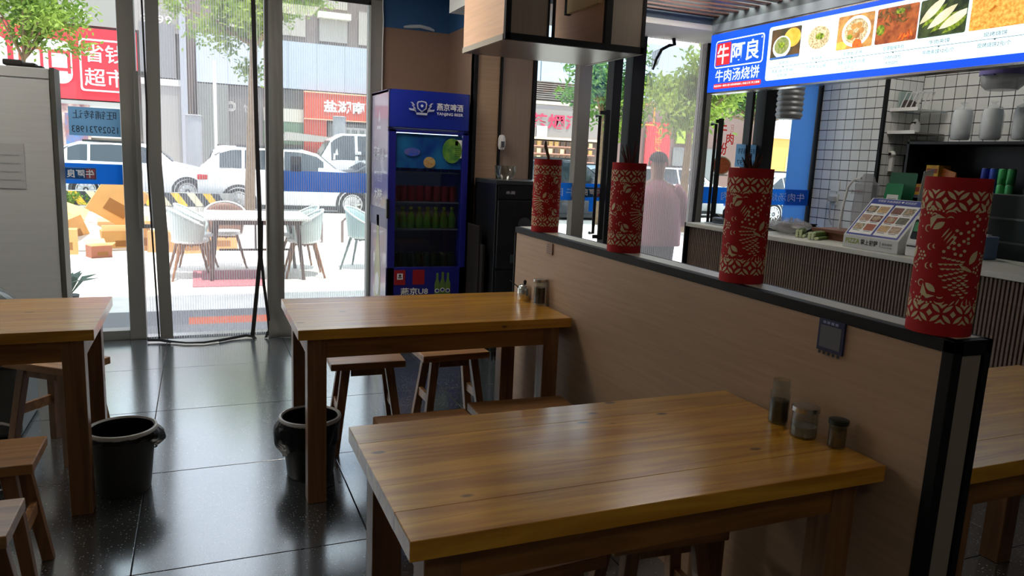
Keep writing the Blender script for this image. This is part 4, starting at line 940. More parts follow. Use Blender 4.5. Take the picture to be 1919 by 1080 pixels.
dc = [('menu_dish_a', (110,104,84), (60,70,60)), ('menu_dish_b', (206,170,120), (170,140,100)), ('menu_dish_c', (150,100,80), (190,170,150)), ('menu_dish_d', (96,56,44), (130,70,56)), ('menu_dish_e', (70,84,50), (190,186,160)), ('menu_dish_f', (176,96,60), (150,70,50))]
for pg, x0 in enumerate((.030, .211)):
    for r_ in range(3):
        for c_ in range(2):
            i = (r_*2+c_+pg*3) % 6; xa = x0+c_*.08; za = sl_-.058-(r_+1)*.072
            mp_(rrect(xa, xa+.070, za+.012, za+.062, .003, 2), 2, mat(dc[i][0], dc[i][1], .5, rgb2=dc[i][2], nscale=60), 'dish_picture')
            if (r_+c_+pg) % 2 == 0: mp_(disc(xa+.035, za+.037, .028, 16, .021), 3, mat('menu_plate', (196,180,150), .5, rgb2=(150,110,80), nscale=70), 'dish_plate')
            mp_([(xa+.01, za+.003), (xa+.06, za+.003), (xa+.06, za+.007), (xa+.01, za+.007)], 2, mat('grey_print', (96,98,104), .5), 'caption_line')
text('牛阿良 牛肉汤烧饼 ❤ 欢迎品尝', ms_, print_white, so+sn*.003+sr_*.195+su*(sl_-.026), sr_, su, .018, .27)
text('PIZZA', ms_, mat('pizza_green', (150,160,40), .5), (3.6895, 3.385, 1.043), RY, UP, .030, .105, bold=.02)
text('掌上披萨', ms_, print_dark, (3.6895, 3.262, 1.043), RY, UP, .034, .125, bold=.02)
MB().box(3.6885, 3.69, 3.182, 3.184, 1.025, 1.06).build('divider', print_dark, ms_)
text('美味相伴', ms_, print_dark, (3.6895, 3.135, 1.046), RY, UP, .017, .07); text('PIZZA STORE', ms_, mat('grey_print', (96,98,104), .5), (3.6895, 3.135, 1.028), RY, UP, .007, .07)
# till display
ps = thing('payment_terminal', 'white payment terminal with glowing green digits right of the menu stand', 'terminal', (3.80, 2.93, 1.0005))
MB().add([(3.70,3.02,1.0),(3.70,2.83,1.0),(3.70,2.83,1.07),(3.70,3.02,1.07),(3.92,3.02,1.0),(3.92,2.83,1.0),(3.80,2.83,1.225),(3.80,3.02,1.225),(3.745,2.83,1.225),(3.745,3.02,1.225)], [(0,1,2,3),(3,2,8,9),(9,8,6,7),(7,6,5,4),(0,3,9,7,4),(1,5,6,8,2),(0,4,5,1)]).build('housing', white_m, ps, bevel=.006)
o_ = Vector((3.70, 3.02, 1.07)); uu = (Vector((3.745, 3.02, 1.225))-o_).normalized(); nn = Vector((0,-1,0)).cross(uu)
MB().prism(rrect(.015, .175, .03, .145, .01), 0, .001, o_+nn*.001, (0,-1,0), uu).build('screen', mat('screen_black', (20,22,20), .2), ps)
MB().prism([(.02,.075),(.06,.075),(.06,.13),(.02,.13)], 0, .001, o_+nn*.002, (0,-1,0), uu).build('lit_panel', mat('lcd_green', (40,90,56), .4, emit=.3), ps)
text('8', ps, mat('digit_green', (90,255,110), .4, emit=1.2), o_+nn*.004+Vector((0,-.072,0))+uu*.09, (0,-1,0), uu, .045, .022, bold=.02)
text('10', ps, mat('digit_pale', (160,235,190), .4, emit=.8), o_+nn*.004+Vector((0,-.115,0))+uu*.095, (0,-1,0), uu, .02, .02)
MB().box(3.695, 3.70, 2.84, 3.01, 1.055, 1.064).build('slot', black_m, ps)
# green pay-code stands, bag and clear holders at the back of the counter
def standee(label, x, y, w_, h, col, z=1.0005, lean=.05, inner=True):
    t = thing('pay_code_stand', label, 'sign', (x, y, z), 0, 'pay code stands on the counter')
    u = Vector((lean, 0, 1)).normalized(); r = Vector((0,-1,0)); n_ = r.cross(u)
    MB().prism(rrect(-w_/2, w_/2, 0, h, .012), 0, .004, (x, y, z), r, u).build('board', col, t)
    MB().box(x-.01, x+.07, y-w_/2, y+w_/2, z, z+.006).build('foot', col, t)
    if inner:
        MB().prism(rrect(-w_*.33, w_*.33, h*.3, h*.82, .004), 0, .001, Vector((x, y, z))+n_*.0042, r, u).build('white_square', print_white, t)
        MB().prism(rrect(-w_*.25, w_*.25, h*.36, h*.76, .002), 0, .001, Vector((x, y, z))+n_*.0055, r, u).build('grey_square', mat('pay_grey', (150,160,156), .5), t)
    return t
gpay = mat('pay_green', (26,140,84), .4)
standee('small green pay-code stand with a white square behind the menu stand', 4.06, 3.49, .13, .40, gpay, lean=.14)
standee('taller green card behind the small green pay-code stand', 4.14, 3.50, .20, .47, mat('pay_green_dark', (20,104,66), .4), lean=.12, inner=False)
t = thing('plastic_bag', 'crumpled clear plastic bag with grey print behind the menu stand', 'bag', (4.06, 3.66, 1.0005))
random.seed(5)
MB().lathe([(.0,0),(.06,.0),(.075,.05),(.08,.2),(.07,.32),(.075,.38),(.05,.40),(.03,.45)], n=14).build('bag_body', mat('thin_plastic', (170,168,172), .25, alpha=.45, bump=.6, bscale=14), t, world=False)
text('谢谢惠顾', t, mat('bag_print', (110,90,90), .6), (3.975, 3.66, 1.33), RY, UP, .03, .10)
t = thing('wire_hoop', 'thin white bent hoop standing left of the crumpled plastic bag', 'holder', (4.0, 3.66, 1.0005))
MB().tube([(4.0,3.80,1.0),(4.0,3.79,1.2),(4.0,3.76,1.36),(4.0,3.72,1.41),(4.0,3.66,1.42)], .008, 8).build('hoop', white_m, t)
t = thing('clear_holder', 'clear slanted acrylic sheet right of the green pay-code stands', 'holder', (4.1, 3.05, 1.0005))
MB().add([(4.08,3.32,1.0005),(4.14,3.30,1.0005),(4.14,3.25,1.5),(4.08,3.27,1.48)], [(0,1,2,3)]).build('sheet', mat('acrylic', (190,200,202), .15, alpha=.5), t, solid=.004)
# vegetables in thin plastic and tray
for i, (x, y, L_, a, c_) in enumerate(((3.86, 3.98, .22, .9, 0), (3.83, 3.80, .20, 1.2, 1))):
    t = thing('leek_bundle', ('bundle of green leeks with pale ends on the counter, left of two', 'bundle of green leeks with pale ends next to the menu stand')[i], 'vegetables', (x, y, 1.0005), 0, 'leeks on the counter')
    for k in range(7):
        z = 1.012+(k % 3)*.016; oy = (k//3)*.022-.02
        d = Vector((sin(a), cos(a), 0)); p = Vector((x+oy*cos(a), y-oy*sin(a), z))
        MB().tube([p-d*L_/2, p-d*L_*.35], .010, 8).build('pale_end', mat('leek_white', (200,210,170), .5), t)
        MB().tube([p-d*L_*.35, p, p+d*L_/2], [.010,.011,.012], 8).build('green_stem', mat('leek_green', (96,120,56), .5, noise=.2, nscale=20), t)
t = thing('produce_bag', 'clear plastic bag draped over vegetables on the counter', 'bag', (3.86, 4.12, 1.0005))
def bagf(u, v):
    a = 2*pi*u; r = .12*(sin(pi*min(1, v*.9+.1)))*(1+.15*sin(5*a+2)+.1*sin(9*a)); return (r*cos(a), r*sin(a)*1.3, .10*(1-v)*(1+.2*sin(4*a))+.004)
MB().grid(bagf, 30, 8).build('bag_film', mat('thin_plastic', (170,168,172), .25, alpha=.45, bump=.6, bscale=14), t, world=False, fixn=False)
t = thing('chopping_board', 'brown wooden board lying behind the leeks on the counter', 'board', (4.02, 3.72, 1.0005)); MB().box(-.12, .12, -.25, .22, .045, .07).build('slab', mat('board_wood', (110,70,50), .6), t, world=False, bevel=.004); MB().box(-.1, .1, -.2, .18, 0, .045).build('underblock', mat('board_wood', (110,70,50), .6), t, world=False)
t = thing('steel_sink', 'dark steel basin set at the window end of the counter', 'sink', (3.98, 4.62, 1.0005))
MB().box(-.24, .22, -.30, .30, 0, .012).build('rim', steel, t, world=False, bevel=.003)
MB().box(-.2, .18, -.26, .26, .012, .055).build('basin', mat('basin_dark', (70,74,78), .3, .7), t, world=False, bevel=.01)
MB().tube([(-.15,.18,.01),(-.15,.18,.11),(-.14,.17,.135),(-.12,.10,.14),(-.12,.04,.13)], .011).build('tap', mat('dark_tap', (60,64,66), .3, .8), t, world=False)
MB().tube([(.1,-.24,.01),(.12,-.27,.10),(.1,-.30,.02)], .006).build('hose', white_m, t, world=False)
t = thing('black_tray', 'black basket on the window end of the counter beside the basin', 'tray', (4.06, 4.25, 1.0005)); MB().box(-.12, .12, -.07, .07, 0, .06).build('body', black_m, t, world=False, bevel=.006); MB().box(-.125, .125, -.075, .075, .06, .068).build('rim', black_m, t, world=False)
t = thing('tissue_box', 'pale blue box on the counter right of the biggest red sleeve', 'box', (4.12, 2.88, 1.0005)); MB().box(-.06, .06, -.07, .07, 0, .13).build('box_body', mat('pale_blue_box', (96,122,160), .5), t, world=False, bevel=.006); MB().box(-.02, .02, -.05, .05, .13, .14).build('slot', white_m, t, world=False)
t = thing('sandwich_tray', 'black tray with wrapped food at the right end of the counter', 'tray', (3.85, 2.08, 1.0005)); MB().box(-.14, .14, -.22, .2, 0, .03).build('tray_base', black_m, t, world=False, bevel=.005)
for k in range(4): MB().lathe([(0,0),(.045,.0),(.055,.015),(.04,.035),(0,.04)], (-.04+.06*(k % 2), -.13+.085*k, .031), n=14).build('wrapped_food', mat('foil', (150,146,140), .3, .4, bump=.5, bscale=40), t, world=False)

# wall bits near the tiles
t = thing('wall_socket', 'white plug sockets with a hanging cord on the light tiles', 'socket', (5.30, 5.10, 1.25))
MB().box(5.285, 5.296, 5.07, 5.17, 1.28, 1.38).box(5.285, 5.296, 5.07, 5.17, 1.16, 1.26).build('plate', white_m, t, bevel=.004)
MB().box(5.25, 5.285, 5.085, 5.155, 1.19, 1.235).build('plug', mat('pale_grey_plastic', (170,172,172), .4), t, bevel=.004)
MB().tube([(5.26,5.12,1.19),(5.255,5.12,1.1),(5.26,5.11,1.02),(5.27,5.09,.98)], .006).build('cord', mat('pale_grey_plastic', (170,172,172), .4), t)
# shelving in the tiled recess
def wshelf(label, z, wm):
    t = thing('wall_shelf', label, 'shelf', (5.54, 4.56, z)); MB().box(5.36, 5.70, 4.43, 4.695, z-.012, z).build('board', wm, t)
    MB().box(5.355, 5.362, 4.43, 4.695, z-.012, z+.015).build('lip', white_m, t); return t
wshelf('upper clear shelf in the tiled recess holding a tilted rack', 1.985, mat('acrylic', (190,200,202), .15, alpha=.5)); wshelf('lower grey shelf in the tiled recess with a small white bottle', 1.80, mat('shelf_grey', (120,116,108), .5))
t = thing('tilted_rack', 'clear plastic rack of tilted frames on the upper shelf', 'rack', (5.5, 4.58, 1.9855))
for k in range(4):
    y = 4.66-.05*k; MB().tube([(5.42,y,1.99),(5.42,y-.06,2.13),(5.55,y-.06,2.13),(5.55,y,1.99)], .005, 6, True).build('frame', white_m, t)
MB().box(5.42, 5.56, 4.665, 4.68, 1.99, 2.14).build('side_plate', mat('rack_side', (150,170,166), .3), t); MB().box(5.44, 5.54, 4.60, 4.655, 1.99, 2.07).build('cloth_pad', mat('pad_brown', (84,72,70), .8), t, bevel=.015)
t = thing('white_bottle', 'small white rounded bottle on the lower recess shelf', 'bottle', (5.5, 4.55, 1.8005)); MB().lathe([(0,0),(.035,0),(.038,.03),(.036,.07),(.018,.10),(.012,.115),(0,.115)], n=20).build('bottle_body', white_m, t, world=False); MB().box(-.03, -.02, -.02, .02, .04, .09).build('dark_mark', black_m, t, world=False)
t = thing('soap_clip', 'white football-patterned holder hanging on the recess wall', 'holder', (5.42, 4.67, 1.52)); MB().lathe([(0,-.02),(.022,-.015),(.03,0),(.022,.025),(0,.03)], (0,0,.10), n=16).build('ball', white_m, t, world=False); MB().box(-.012, .012, -.018, .018, -.04, .085).build('stem', white_m, t, world=False); MB().box(-.034, -.028, -.012, .012, .09, .115).build('black_patch', black_m, t, world=False)
t = thing('black_basket', 'black wire basket on the recess wall under the shelves', 'basket', (5.62, 4.55, 1.50))
for k in range(6): MB().box(5.56, 5.57, 4.46+k*.04, 4.47+k*.04, 1.46, 1.62).build('wire', black_m, t)
for k in range(5): MB().box(5.56, 5.57, 4.46, 4.67, 1.46+k*.038, 1.468+k*.038).build('wire', black_m, t)
MB().box(5.57, 5.70, 4.46, 4.67, 1.46, 1.47).build('bottom', black_m, t)

# black shelf unit with goods
bk = thing('black_shelf_unit', 'black open shelf unit against the kitchen wall behind the biggest sleeve', 'shelf unit', (5.5, 3.6, 0))
bkm = mat('shelf_black', (24,24,27), .4)
SY0, SY1 = 2.2, 4.42
MB().box(5.70, 5.715, SY0, SY1, .0, 1.74).build('back_panel', bkm, bk)
for z in (.05, .55, 1.0, 1.30, 1.72): MB().box(5.28, 5.70, SY0, SY1, z-.02, z).build('shelf', bkm, bk)
for y in (SY1-.02, 3.42, 2.75, SY0): MB().box(5.28, 5.70, y, y+.02, 0, 1.74).build('upright', bkm, bk)
for i, (y, w_, z, h) in enumerate(((4.34, .12, 1.30, .09), (4.22, .17, 1.30, .15), (4.22, .15, 1.4505, .09))):
    t = thing('yellow_carton', ('small yellow carton at the left end of the black shelf', 'larger yellow carton beside the small one on the black shelf', 'yellow carton stacked on top of another on the black shelf')[i], 'carton', (5.42, y, z+.0005), 0, 'yellow cartons on the black shelf')
    MB().box(-.07, .07, -w_/2+.02, w_/2-.02, 0, h-.001).build('carton_body', mat('yellow_carton', (190,150,30), .5, rgb2=(150,100,30), nscale=12), t, world=False, bevel=.003); MB().box(-.072, -.07, -w_/2+.03, w_/2-.03, h*.3, h*.7).build('carton_print', mat('carton_print', (130,50,24), .5), t, world=False)
t = thing('spice_pouch', 'orange brown foil pouch leaning by the yellow cartons', 'pouch', (5.40, 4.10, 1.3005)); MB().add([(-.03,.07,0),(-.03,-.06,0),(.04,-.06,0),(.04,.07,0),(0,.07,.22),(0,-.05,.19),(.012,-.05,.19),(.012,.07,.22)], [(0,1,2,3),(4,5,1,0),(5,6,2,1),(6,7,3,2),(7,4,0,3),(4,7,6,5)]).build('pouch_body', mat('pouch', (150,74,28), .3, rgb2=(190,120,50), nscale=12, bump=.3), t, world=False, bevel=.006)
for i, (y, col, lb) in enumerate(((4.01, (130,60,36), 'jar of red chilli with gold lid on the black shelf'), (3.89, (84,50,40), 'jar of dark spice with pale lid on the black shelf'))):
    t = thing('spice_jar', lb, 'jar', (5.40, y, 1.3005), 0, 'spice jars on the black shelf')
    MB().lathe([(0,0),(.05,0),(.053,.01),(.053,.10),(.042,.12),(0,.12)], n=20).build('jar_body', mat('spice%d' % i, col, .3, noise=.3, nscale=90), t, world=False); MB().lathe([(.046,.12),(.048,.122),(.048,.145),(0,.147)], n=20).build('lid', mat('lid%d' % i, ((170,110,40), (150,150,150))[i], .4, .4), t, world=False)
cy_ = [(3.80, (30,50,150)), (3.735, (40,70,170)), (3.67, (60,170,90)), (3.605, (56,150,84))]
for i, (y, col) in enumerate(cy_):
    for k in range(2):
        t = thing('drink_tin', '%s tin on the black shelf, %s' % (('dark blue', 'blue', 'bright green', 'mid green')[i], ('bottom of its pair', 'top of its pair')[k]), 'tin', (5.38, y, 1.3005+k*.115), 0, 'stacked tins on the black shelf')
        MB().lathe([(0,0),(.026,0),(.030,.006),(.030,.102),(.026,.112),(0,.112)], n=16).build('tin_body', mat('tin%d' % i, col, .3, .3, coat=.3), t, world=False); MB().lathe([(.0,.1125),(.025,.1125),(.025,.1142),(0,.1142)], n=14).build('tin_top', steel, t, world=False)
for i, y in enumerate((4.10, 3.86, 3.62, 3.40, 3.20)):
    t = thing('cup_sleeve', ('leftmost sleeve of stacked plastic cups on top of the black shelf unit', 'second plastic-wrapped sleeve of cups on the shelf unit', 'third plastic-wrapped sleeve of cups on the shelf unit', 'fourth dim plastic-wrapped sleeve of cups on the shelf unit', 'rightmost dim sleeve of cups on the shelf unit')[i], 'cups', (5.45, y, 1.7405), 0, 'sleeves of cups on the shelf unit')
    MB().lathe([(0,0),(.058,0),(.064,.01),(.067,.10),(.065,.20),(.058,.225),(0,.23)], n=20).build('cups', mat('cups_white', (226,230,232), .4, noise=.06, nscale=20, bump=.5, bscale=22), t, world=False)
    MB().lathe([(.062,.0),(.074,.02),(.076,.18),(.06,.235),(.03,.25),(.012,.262),(.03,.28)], n=12).build('wrap', mat('wrap_film', (200,206,210), .15, alpha=.35, bump=.6, bscale=30), t, world=False)
t = thing('clear_tub', 'clear plastic tub with purple lid hanging at the top right by the tiles', 'tub', (5.3, 3.72, 2.08))
MB().lathe([(0,0),(.10,.0),(.13,.03),(.145,.10),(0,.10)], n=24).build('tub_body', mat('tub_clear', (170,172,176), .2, alpha=.7), t, world=False)
MB().lathe([(.15,.10),(.152,.105),(.15,.17),(.12,.19),(0,.19)], n=24).build('lid', mat('purple_lid', (110,100,160), .4), t, world=False); MB().box(-.16, -.12, -.04, .04, .09, .10).build('clip', mat('navy_clip', (40,46,90), .4), t, world=False)
MB().box(0, .42, -.02, .02, .19, .205).build('bracket', steel, t, world=False)
dk = thing('display_cooker', 'dark glass-fronted warming cabinet at the right behind the counter', 'cabinet', (4.9, 2.5, 1.0))
MB().box(4.75, 5.15, 2.1, 3.30, .2, 1.36).build('body', mat('warm_body', (44,48,50), .3, coat=.4), dk, bevel=.006)
for z in (1.05, 1.20): MB().box(4.735, 4.75, 2.13, 3.27, z, z+.012).build('rail', mat('rail_dim', (110,112,112), .3, .7), dk)
MB().box(4.77, 5.13, 2.12, 3.03, 0, .2).build('base', black_m, dk)
t = thing('woven_basket', 'small pile of wrapped bread in front of the warming cabinet', 'bread', (4.2, 2.05, 1.0005)); MB().lathe([(0,0),(.08,0),(.09,.04),(.06,.09),(0,.11)], n=18).build('bread_loaf', mat('bread_wrap', (120,100,84), .4, bump=.4, bscale=30), t, world=False); MB().lathe([(0,0),(.05,0),(.05,.03),(0,.04)], (.0,.0,.1), n=16).build('top_loaf', mat('bread_wrap2', (96,110,110), .4), t, world=False)
# ribbed hanging shade near blue film
t = thing('ribbed_hanging_shade', 'dark ribbed cylinder hanging from the soffit in front of the blue film', 'lamp', (4.67, 5.12, 1.885))
pr = [(.0,.0),(.10,.0)]
for k in range(12): pr += [(.101, .008+k*.045), (.112, .024+k*.045), (.112, .036+k*.045)]
pr += [(.10,.565),(0,.574)]
MB().lathe(pr, n=32).build('shade', mat('ribbed_grey', (124,126,130), .4, .3), t, world=False); MB().lathe([(0,-.004),(.1,-.004),(.1,.0),(0,.0)], n=28).build('base_disc', black_m, t, world=False)

# ------------------------------------------------------------------ added fill lights, out of view
fill_e = mat('fill_glow', (255,250,238), .5, emit=1)
def fillmat(s):
    M = mat('fill_glow_%g' % s, (255,246,230), .5); M.node_tree.nodes['Principled BSDF'].inputs['Emission Color'].default_value = (1,.93,.82,1); M.node_tree.nodes['Principled BSDF'].inputs['Emission Strength'].default_value = s; return M
def cl(label, x, y, z, lx, ly, s, nm='fill_light'):
    t = thing(nm, label, 'ceiling light', (x, y, z), 0, 'added fill lights')
    MB().box(-lx/2, lx/2, -ly/2, ly/2, 0, .03).build('housing', white_m, t, world=False); MB().box(-lx/2+.01, lx/2-.01, -ly/2+.01, ly/2-.01, -.012, 0).build('diffuser', fillmat(s), t, world=False)
for lb, x, y in (('added square fill light above the aisle near the entrance', .75, 4.7), ('added square fill light above the pale cabinet side of the room', -1.6, 4.4), ('added square fill light behind the viewer over the dining side', .6, -.7), ('added square fill light over the kitchen behind the counter', 4.7, 4.2)):
    cl(lb, x, y, CEIL-.03, .6, .6, FILL_LIGHT*(3.2 if x > 4 else 7 if x < 3 and y > 3 else 2.0))  # unseen fittings added to brighten the window side, dining side and kitchen
cl('wide added fill panel above the brown ceiling slats, farther from the window', 3.0, 3.7, CEIL-.036, 1.0, .45, FILL_LIGHT*3.2, 'panel_light')  # both panels are unseen, added to brighten the gaps between the slats
cl('wide added fill panel above the brown ceiling slats, nearer the window', 3.0, 4.4, CEIL-.036, 1.0, .45, FILL_LIGHT*3.2, 'panel_light')
# ================================================================== outside
# doormats and the white terrace set
tag(MB().box(-.12, .62, 6.75, 7.18, G+.006, G+.016).build('doormat', mat('orange_mat', (206,96,56), .9, bump=.3, bscale=80), bevel=.002), 'orange doormat on the dark granite just outside the entrance', 'doormat')
tag(MB().box(-.10, .66, 8.8, 9.95, G, G+.01).build('red_mat', mat('pink_mat', (164,100,106), .9, bump=.3, bscale=80)), 'dull red mat under the terrace table', 'mat')
tw_ = wood('terrace_wood', (150,100,60), (110,70,40), .5, 2, False, 0)
tt = thing('terrace_table', 'rectangular white-topped terrace table on dark legs outside the entrance', 'table', (.62, 9.62, G))
MB().box(-.58, .60, -.55, .55, .72, .75).build('table_top', white_m, tt, world=False, bevel=.006)
MB().box(-.48, .5, -.45, .45, .66, .72).build('apron', mat('dark_leg', (84,62,54), .5), tt, world=False)
for sx in (-1, 1):
    for sy in (-1, 1): MB().taper((sx*.52, sy*.46, 0), (sx*.45, sy*.40, .68), .035, .035, .055, .055).build('leg', mat('dark_leg', (84,62,54), .5), tt, world=False)
MB().box(-.42, .44, -.012, .012, .30, .325).box(-.012, .012, -.012, .012, .30, .66).build('stretcher', mat('dark_leg', (84,62,54), .5), tt, world=False)
def tub_chair(label, x, y, rz, col, legm):
    t = thing('tub_chair', label, 'chair', (x, y, G), rz, 'white terrace chairs')
    def shell(u, v):
        a = R(-125)+R(250)*u; k = cos((u-.5)*pi); top = .20+.20*max(0, k)**1.3; zz = .43+top*v; r = .20+.05*v
        return (r*sin(a), -r*cos(a)*.95*-1, zz)
    MB().grid(shell, 26, 6).build('shell', col, t, world=False, fixn=False, solid=.012)
    rim = [(.25*sin(R(-125)+R(250)*u/20), .2375*cos(R(-125)+R(250)*u/20), .43+.20+.20*max(0, cos((u/20-.5)*pi))**1.3) for u in range(21)]
    MB().tube(rim, .012, 6).build('rim', mat('chair_rim', (226,232,232), .4), t, world=False)
    MB().lathe([(0,.42),(.18,.42),(.21,.44),(.20,.47),(0,.475)], n=24).build('seat', white_m, t, world=False)
    for sx in (-1, 1):
        for sy in (-1, 1): MB().tube([(sx*.24, sy*.23, 0), (sx*.13, sy*.12, .43)], [.013, .02], 8).build('leg', legm, t, world=False)
    MB().box(-.13, .13, -.012, .012, .38, .40).box(-.012, .012, -.12, .12, .38, .40).build('cross_bar', legm, t, world=False)
    return t
cc = mat('chair_shell', (196,206,204), .4); cc2 = mat('chair_shell_teal', (170,196,200), .4)
tub_chair('white tub chair with wooden legs at the left end of the terrace table, nearer one', -.12, 9.48, R(98), cc, tw_)
tub_chair('white tub chair at the left end of the terrace table, half hidden behind another', -.06, 10.04, R(84), cc, tw_)
tub_chair('white tub chair with wooden legs at the right end of the terrace table', 1.18, 9.48, R(-92), cc, tw_)
tub_chair('white tub chair at the right end of the terrace table, farther one', 1.20, 10.04, R(-80), cc, tw_)
tub_chair('pale teal tub chair standing apart by the beer fridge side of the glass', 2.02, 10.0, R(60), cc2, mat('teal_leg', (96,110,110), .5))
tub_chair('brown-backed tub chair on the far side of the terrace table', .30, 10.35, R(0), mat('brown_shell', (130,96,80), .5), tw_)
# low metal rails
def rail(label, x0, x1, y, h):
    tag(MB().tube([(x0,y,G),(x0,y,G+h-.06),(x0+.06,y,G+h),(x1-.06,y,G+h),(x1,y,G+h-.06),(x1,y,G)], .025).build('low_rail', mat('rail_metal', (130,110,104), .4, .5)), label, 'rail', 'low rails on the pavement')
rail('low bent metal rail on the pavement beyond the terrace table', .9, 1.9, 12.9, .42); rail('low bent metal rail beyond the lone teal chair', 2.25, 3.6, 12.9, .42)

# cardboard boxes
kraft = mat('kraft', (206,160,104), .85, 0, noise=.06, nscale=5, objvar=.08); kin = mat('kraft_inside', (228,190,140), .85)
def carton(label, x, y, z, a, b, c_, rx, ry, rz, flaps=True, m_=None):
    t = thing('cardboard_box', label, 'box', (x, y, z), 0, 'cardboard boxes heaped on the pavement'); t.rotation_euler = (R(rx), R(ry), R(rz)); m_ = m_ or kraft
    MB().box(-a/2, a/2, -b/2, b/2, 0, c_).build('box_body', m_, t, world=False)
    MB().box(-a/2-.002, a/2+.002, -.03, .03, c_, c_+.002).build('tape', mat('tape', (190,150,100), .3), t, world=False)
    MB().box(-a*.2, a*.3, -b/2-.002, -b/2, c_*.2, c_*.5).build('printed_panel', mat('box_print', (150,104,60), .8), t, world=False)
    if flaps:
        MB().add([(-a/2,-b/2,c_+.003),(a/2,-b/2,c_+.003),(a/2+.02,-b/2-b*.35,c_+b*.22),(-a/2-.02,-b/2-b*.35,c_+b*.22)], [(0,1,2,3)]).build('flap', kin, t, world=False, solid=.005)
        MB().add([(-a/2,b/2,c_+.003),(a/2,b/2,c_+.003),(a/2,b/2+b*.3,c_+b*.3),(-a/2,b/2+b*.3,c_+b*.3)], [(0,1,2,3)]).build('flap', kin, t, world=False, solid=.005)
    return t
carton('big opened-out box standing on its corner, tallest of the heap', -1.28, 12.4, G+.42, .62, .10, .62, 8, 32, 8, False)
carton('box lying on its side under the tallest one', -1.08, 12.25, G, .55, .45, .28, 0, 0, 12)
carton('upright box right of the tallest one, beside the door frame', -.80, 12.1, G, .22, .3, .38, 0, 0, 5)
carton('box seen through the screen curtain edge', -.52, 11.9, G, .36, .3, .30, 0, 0, -5, False)
carton('low box behind the left tub chair', -.16, 11.75, G, .38, .32, .24, 0, 0, 8, False)
carton('long box just behind the terrace chairs', .25, 12.1, G, .5, .32, .30, 0, 0, 3, False)
carton('orange box at the back left of the heap', -2.5, 16.0, G+.0, .42, .32, .26, 14, 10, 20, False, mat('kraft_orange', (206,120,50), .85))
carton('tilted open box left of the heap', -1.92, 12.6, G+.22, .5, .36, .22, 22, 20, -12)
carton('box at the foot of the heap near the cabinet', -1.72, 11.7, G, .30, .26, .34, 0, 0, 6, False)
carton('flat folded box leaning in the middle of the heap', -1.66, 12.2, G+.1, .42, .05, .42, 28, -24, 16, False)
random.seed(12)
carton('small reddish box tipped over like a tent at the front', -1.28, 11.35, G+.0, .26, .22, .16, 0, 0, 25, True, mat('kraft_red', (170,110,90), .85))
t = tag(MB().add([(-2.1,12.9,G+.35),(-1.2,12.9,G+.2),(-.9,12.0,G+.0),(-1.9,11.9,G+.02),(-1.5,12.4,G+.38)], [(0,1,4),(1,2,4),(2,3,4),(3,0,4)]).build('white_sheet', mat('white_sheet', (236,232,226), .8), solid=.006), 'white crumpled packing sheet over the heap of boxes', 'sheet')
t = tag(MB().grid(lambda u, v: (-1.42+.16*cos(2*pi*u)*(1-.4*v)+.02*sin(9*u), 8.75+.16*sin(2*pi*u)*(1-.4*v), G+.40*v), 20, 6).build('grey_sack', mat('grey_sack', (110,112,110), .8, bump=.6, bscale=10), fixn=False), 'small grey sack on the pavement beside the pale cabinet', 'sack')
t = thing('potted_grass', 'dark leafy plant by the corner of the pale cabinet outside', 'plant', (-1.16, 7.9, G))
b = MB(); random.seed(4)
for k in range(9):
    a = random.uniform(0, 6.28); L_ = random.uniform(.2, .34)
    b.add([(0,0,.1),(.03*cos(a+1.5)+L_*.5*cos(a),.03*sin(a+1.5)+L_*.5*sin(a),.28),(L_*cos(a),L_*sin(a),.30),(-.03*cos(a+1.5)+L_*.5*cos(a),-.03*sin(a+1.5)+L_*.5*sin(a),.26)], [(0,1,2,3)])
b.build('leaves', mat('dark_leaf', (40,64,40), .6), t, world=False, solid=.003, fixn=False)['kind'] = 'stuff'
MB().lathe([(0,0),(.07,0),(.09,.12),(.08,.12),(0,.10)], n=16).build('pot', mat('dark_pot', (50,50,50), .6), t, world=False)

# striped barrier, hedge, bollards and pole
kbar = thing('striped_barrier', 'low barrier wall with slanting black and yellow stripes along the street', 'barrier', (-1.6, 18.9, G))
MB().box(-8.0, .75, 18.75, 18.98, 0.0, .32).build('concrete', mat('barrier_grey', (150,150,146), .8), kbar)
yb_ = mat('stripe_yellow', (226,180,50), .6); bb_ = mat('stripe_black', (50,54,60), .6); wb_ = mat('stripe_pale', (206,196,170), .6)
x = -7.9; i = 0
while x < .45:
    MB().prism([(x, .02), (x+.17, .02), (x-.03, .31), (x-.20, .31)], 0, .008, (0, 18.748, 0)).build('stripe', (yb_, bb_, wb_, bb_)[i % 4], kbar); x += .17; i += 1
def pole(nm, label, x, y, r, h, m_, cat):
    t = thing(nm, label, cat, (x, y, G)); MB().tube([(0,0,0),(0,0,h)], r, 14).build('shaft', m_, t, world=False); MB().lathe([(0,0),(r*1.8,0),(r*1.8,.03),(r,.06)], n=16).build('base', m_, t, world=False); MB().lathe([(r*1.05,h-.02),(r*1.15,h),(r*.8,h+.03),(0,h+.035)], n=16).build('cap', m_, t, world=False)
pole('lamp_post', 'thin pale lamp post standing across the street left of the tree', .62, 30.8, .06, 4.6, mat('post_pale', (220,218,206), .5), 'post')
pole('stone_bollard', 'thick pale grey pillar across the street seen through the left curtain', -.14, 30.9, .30, 2.6, mat('bollard_grey', (150,152,156), .6), 'bollard')
pole('stone_bollard', 'thick grey post across the street under the red noodle sign', 5.35, 31.5, .26, 2.9, mat('bollard_grey', (150,152,156), .6), 'bollard')

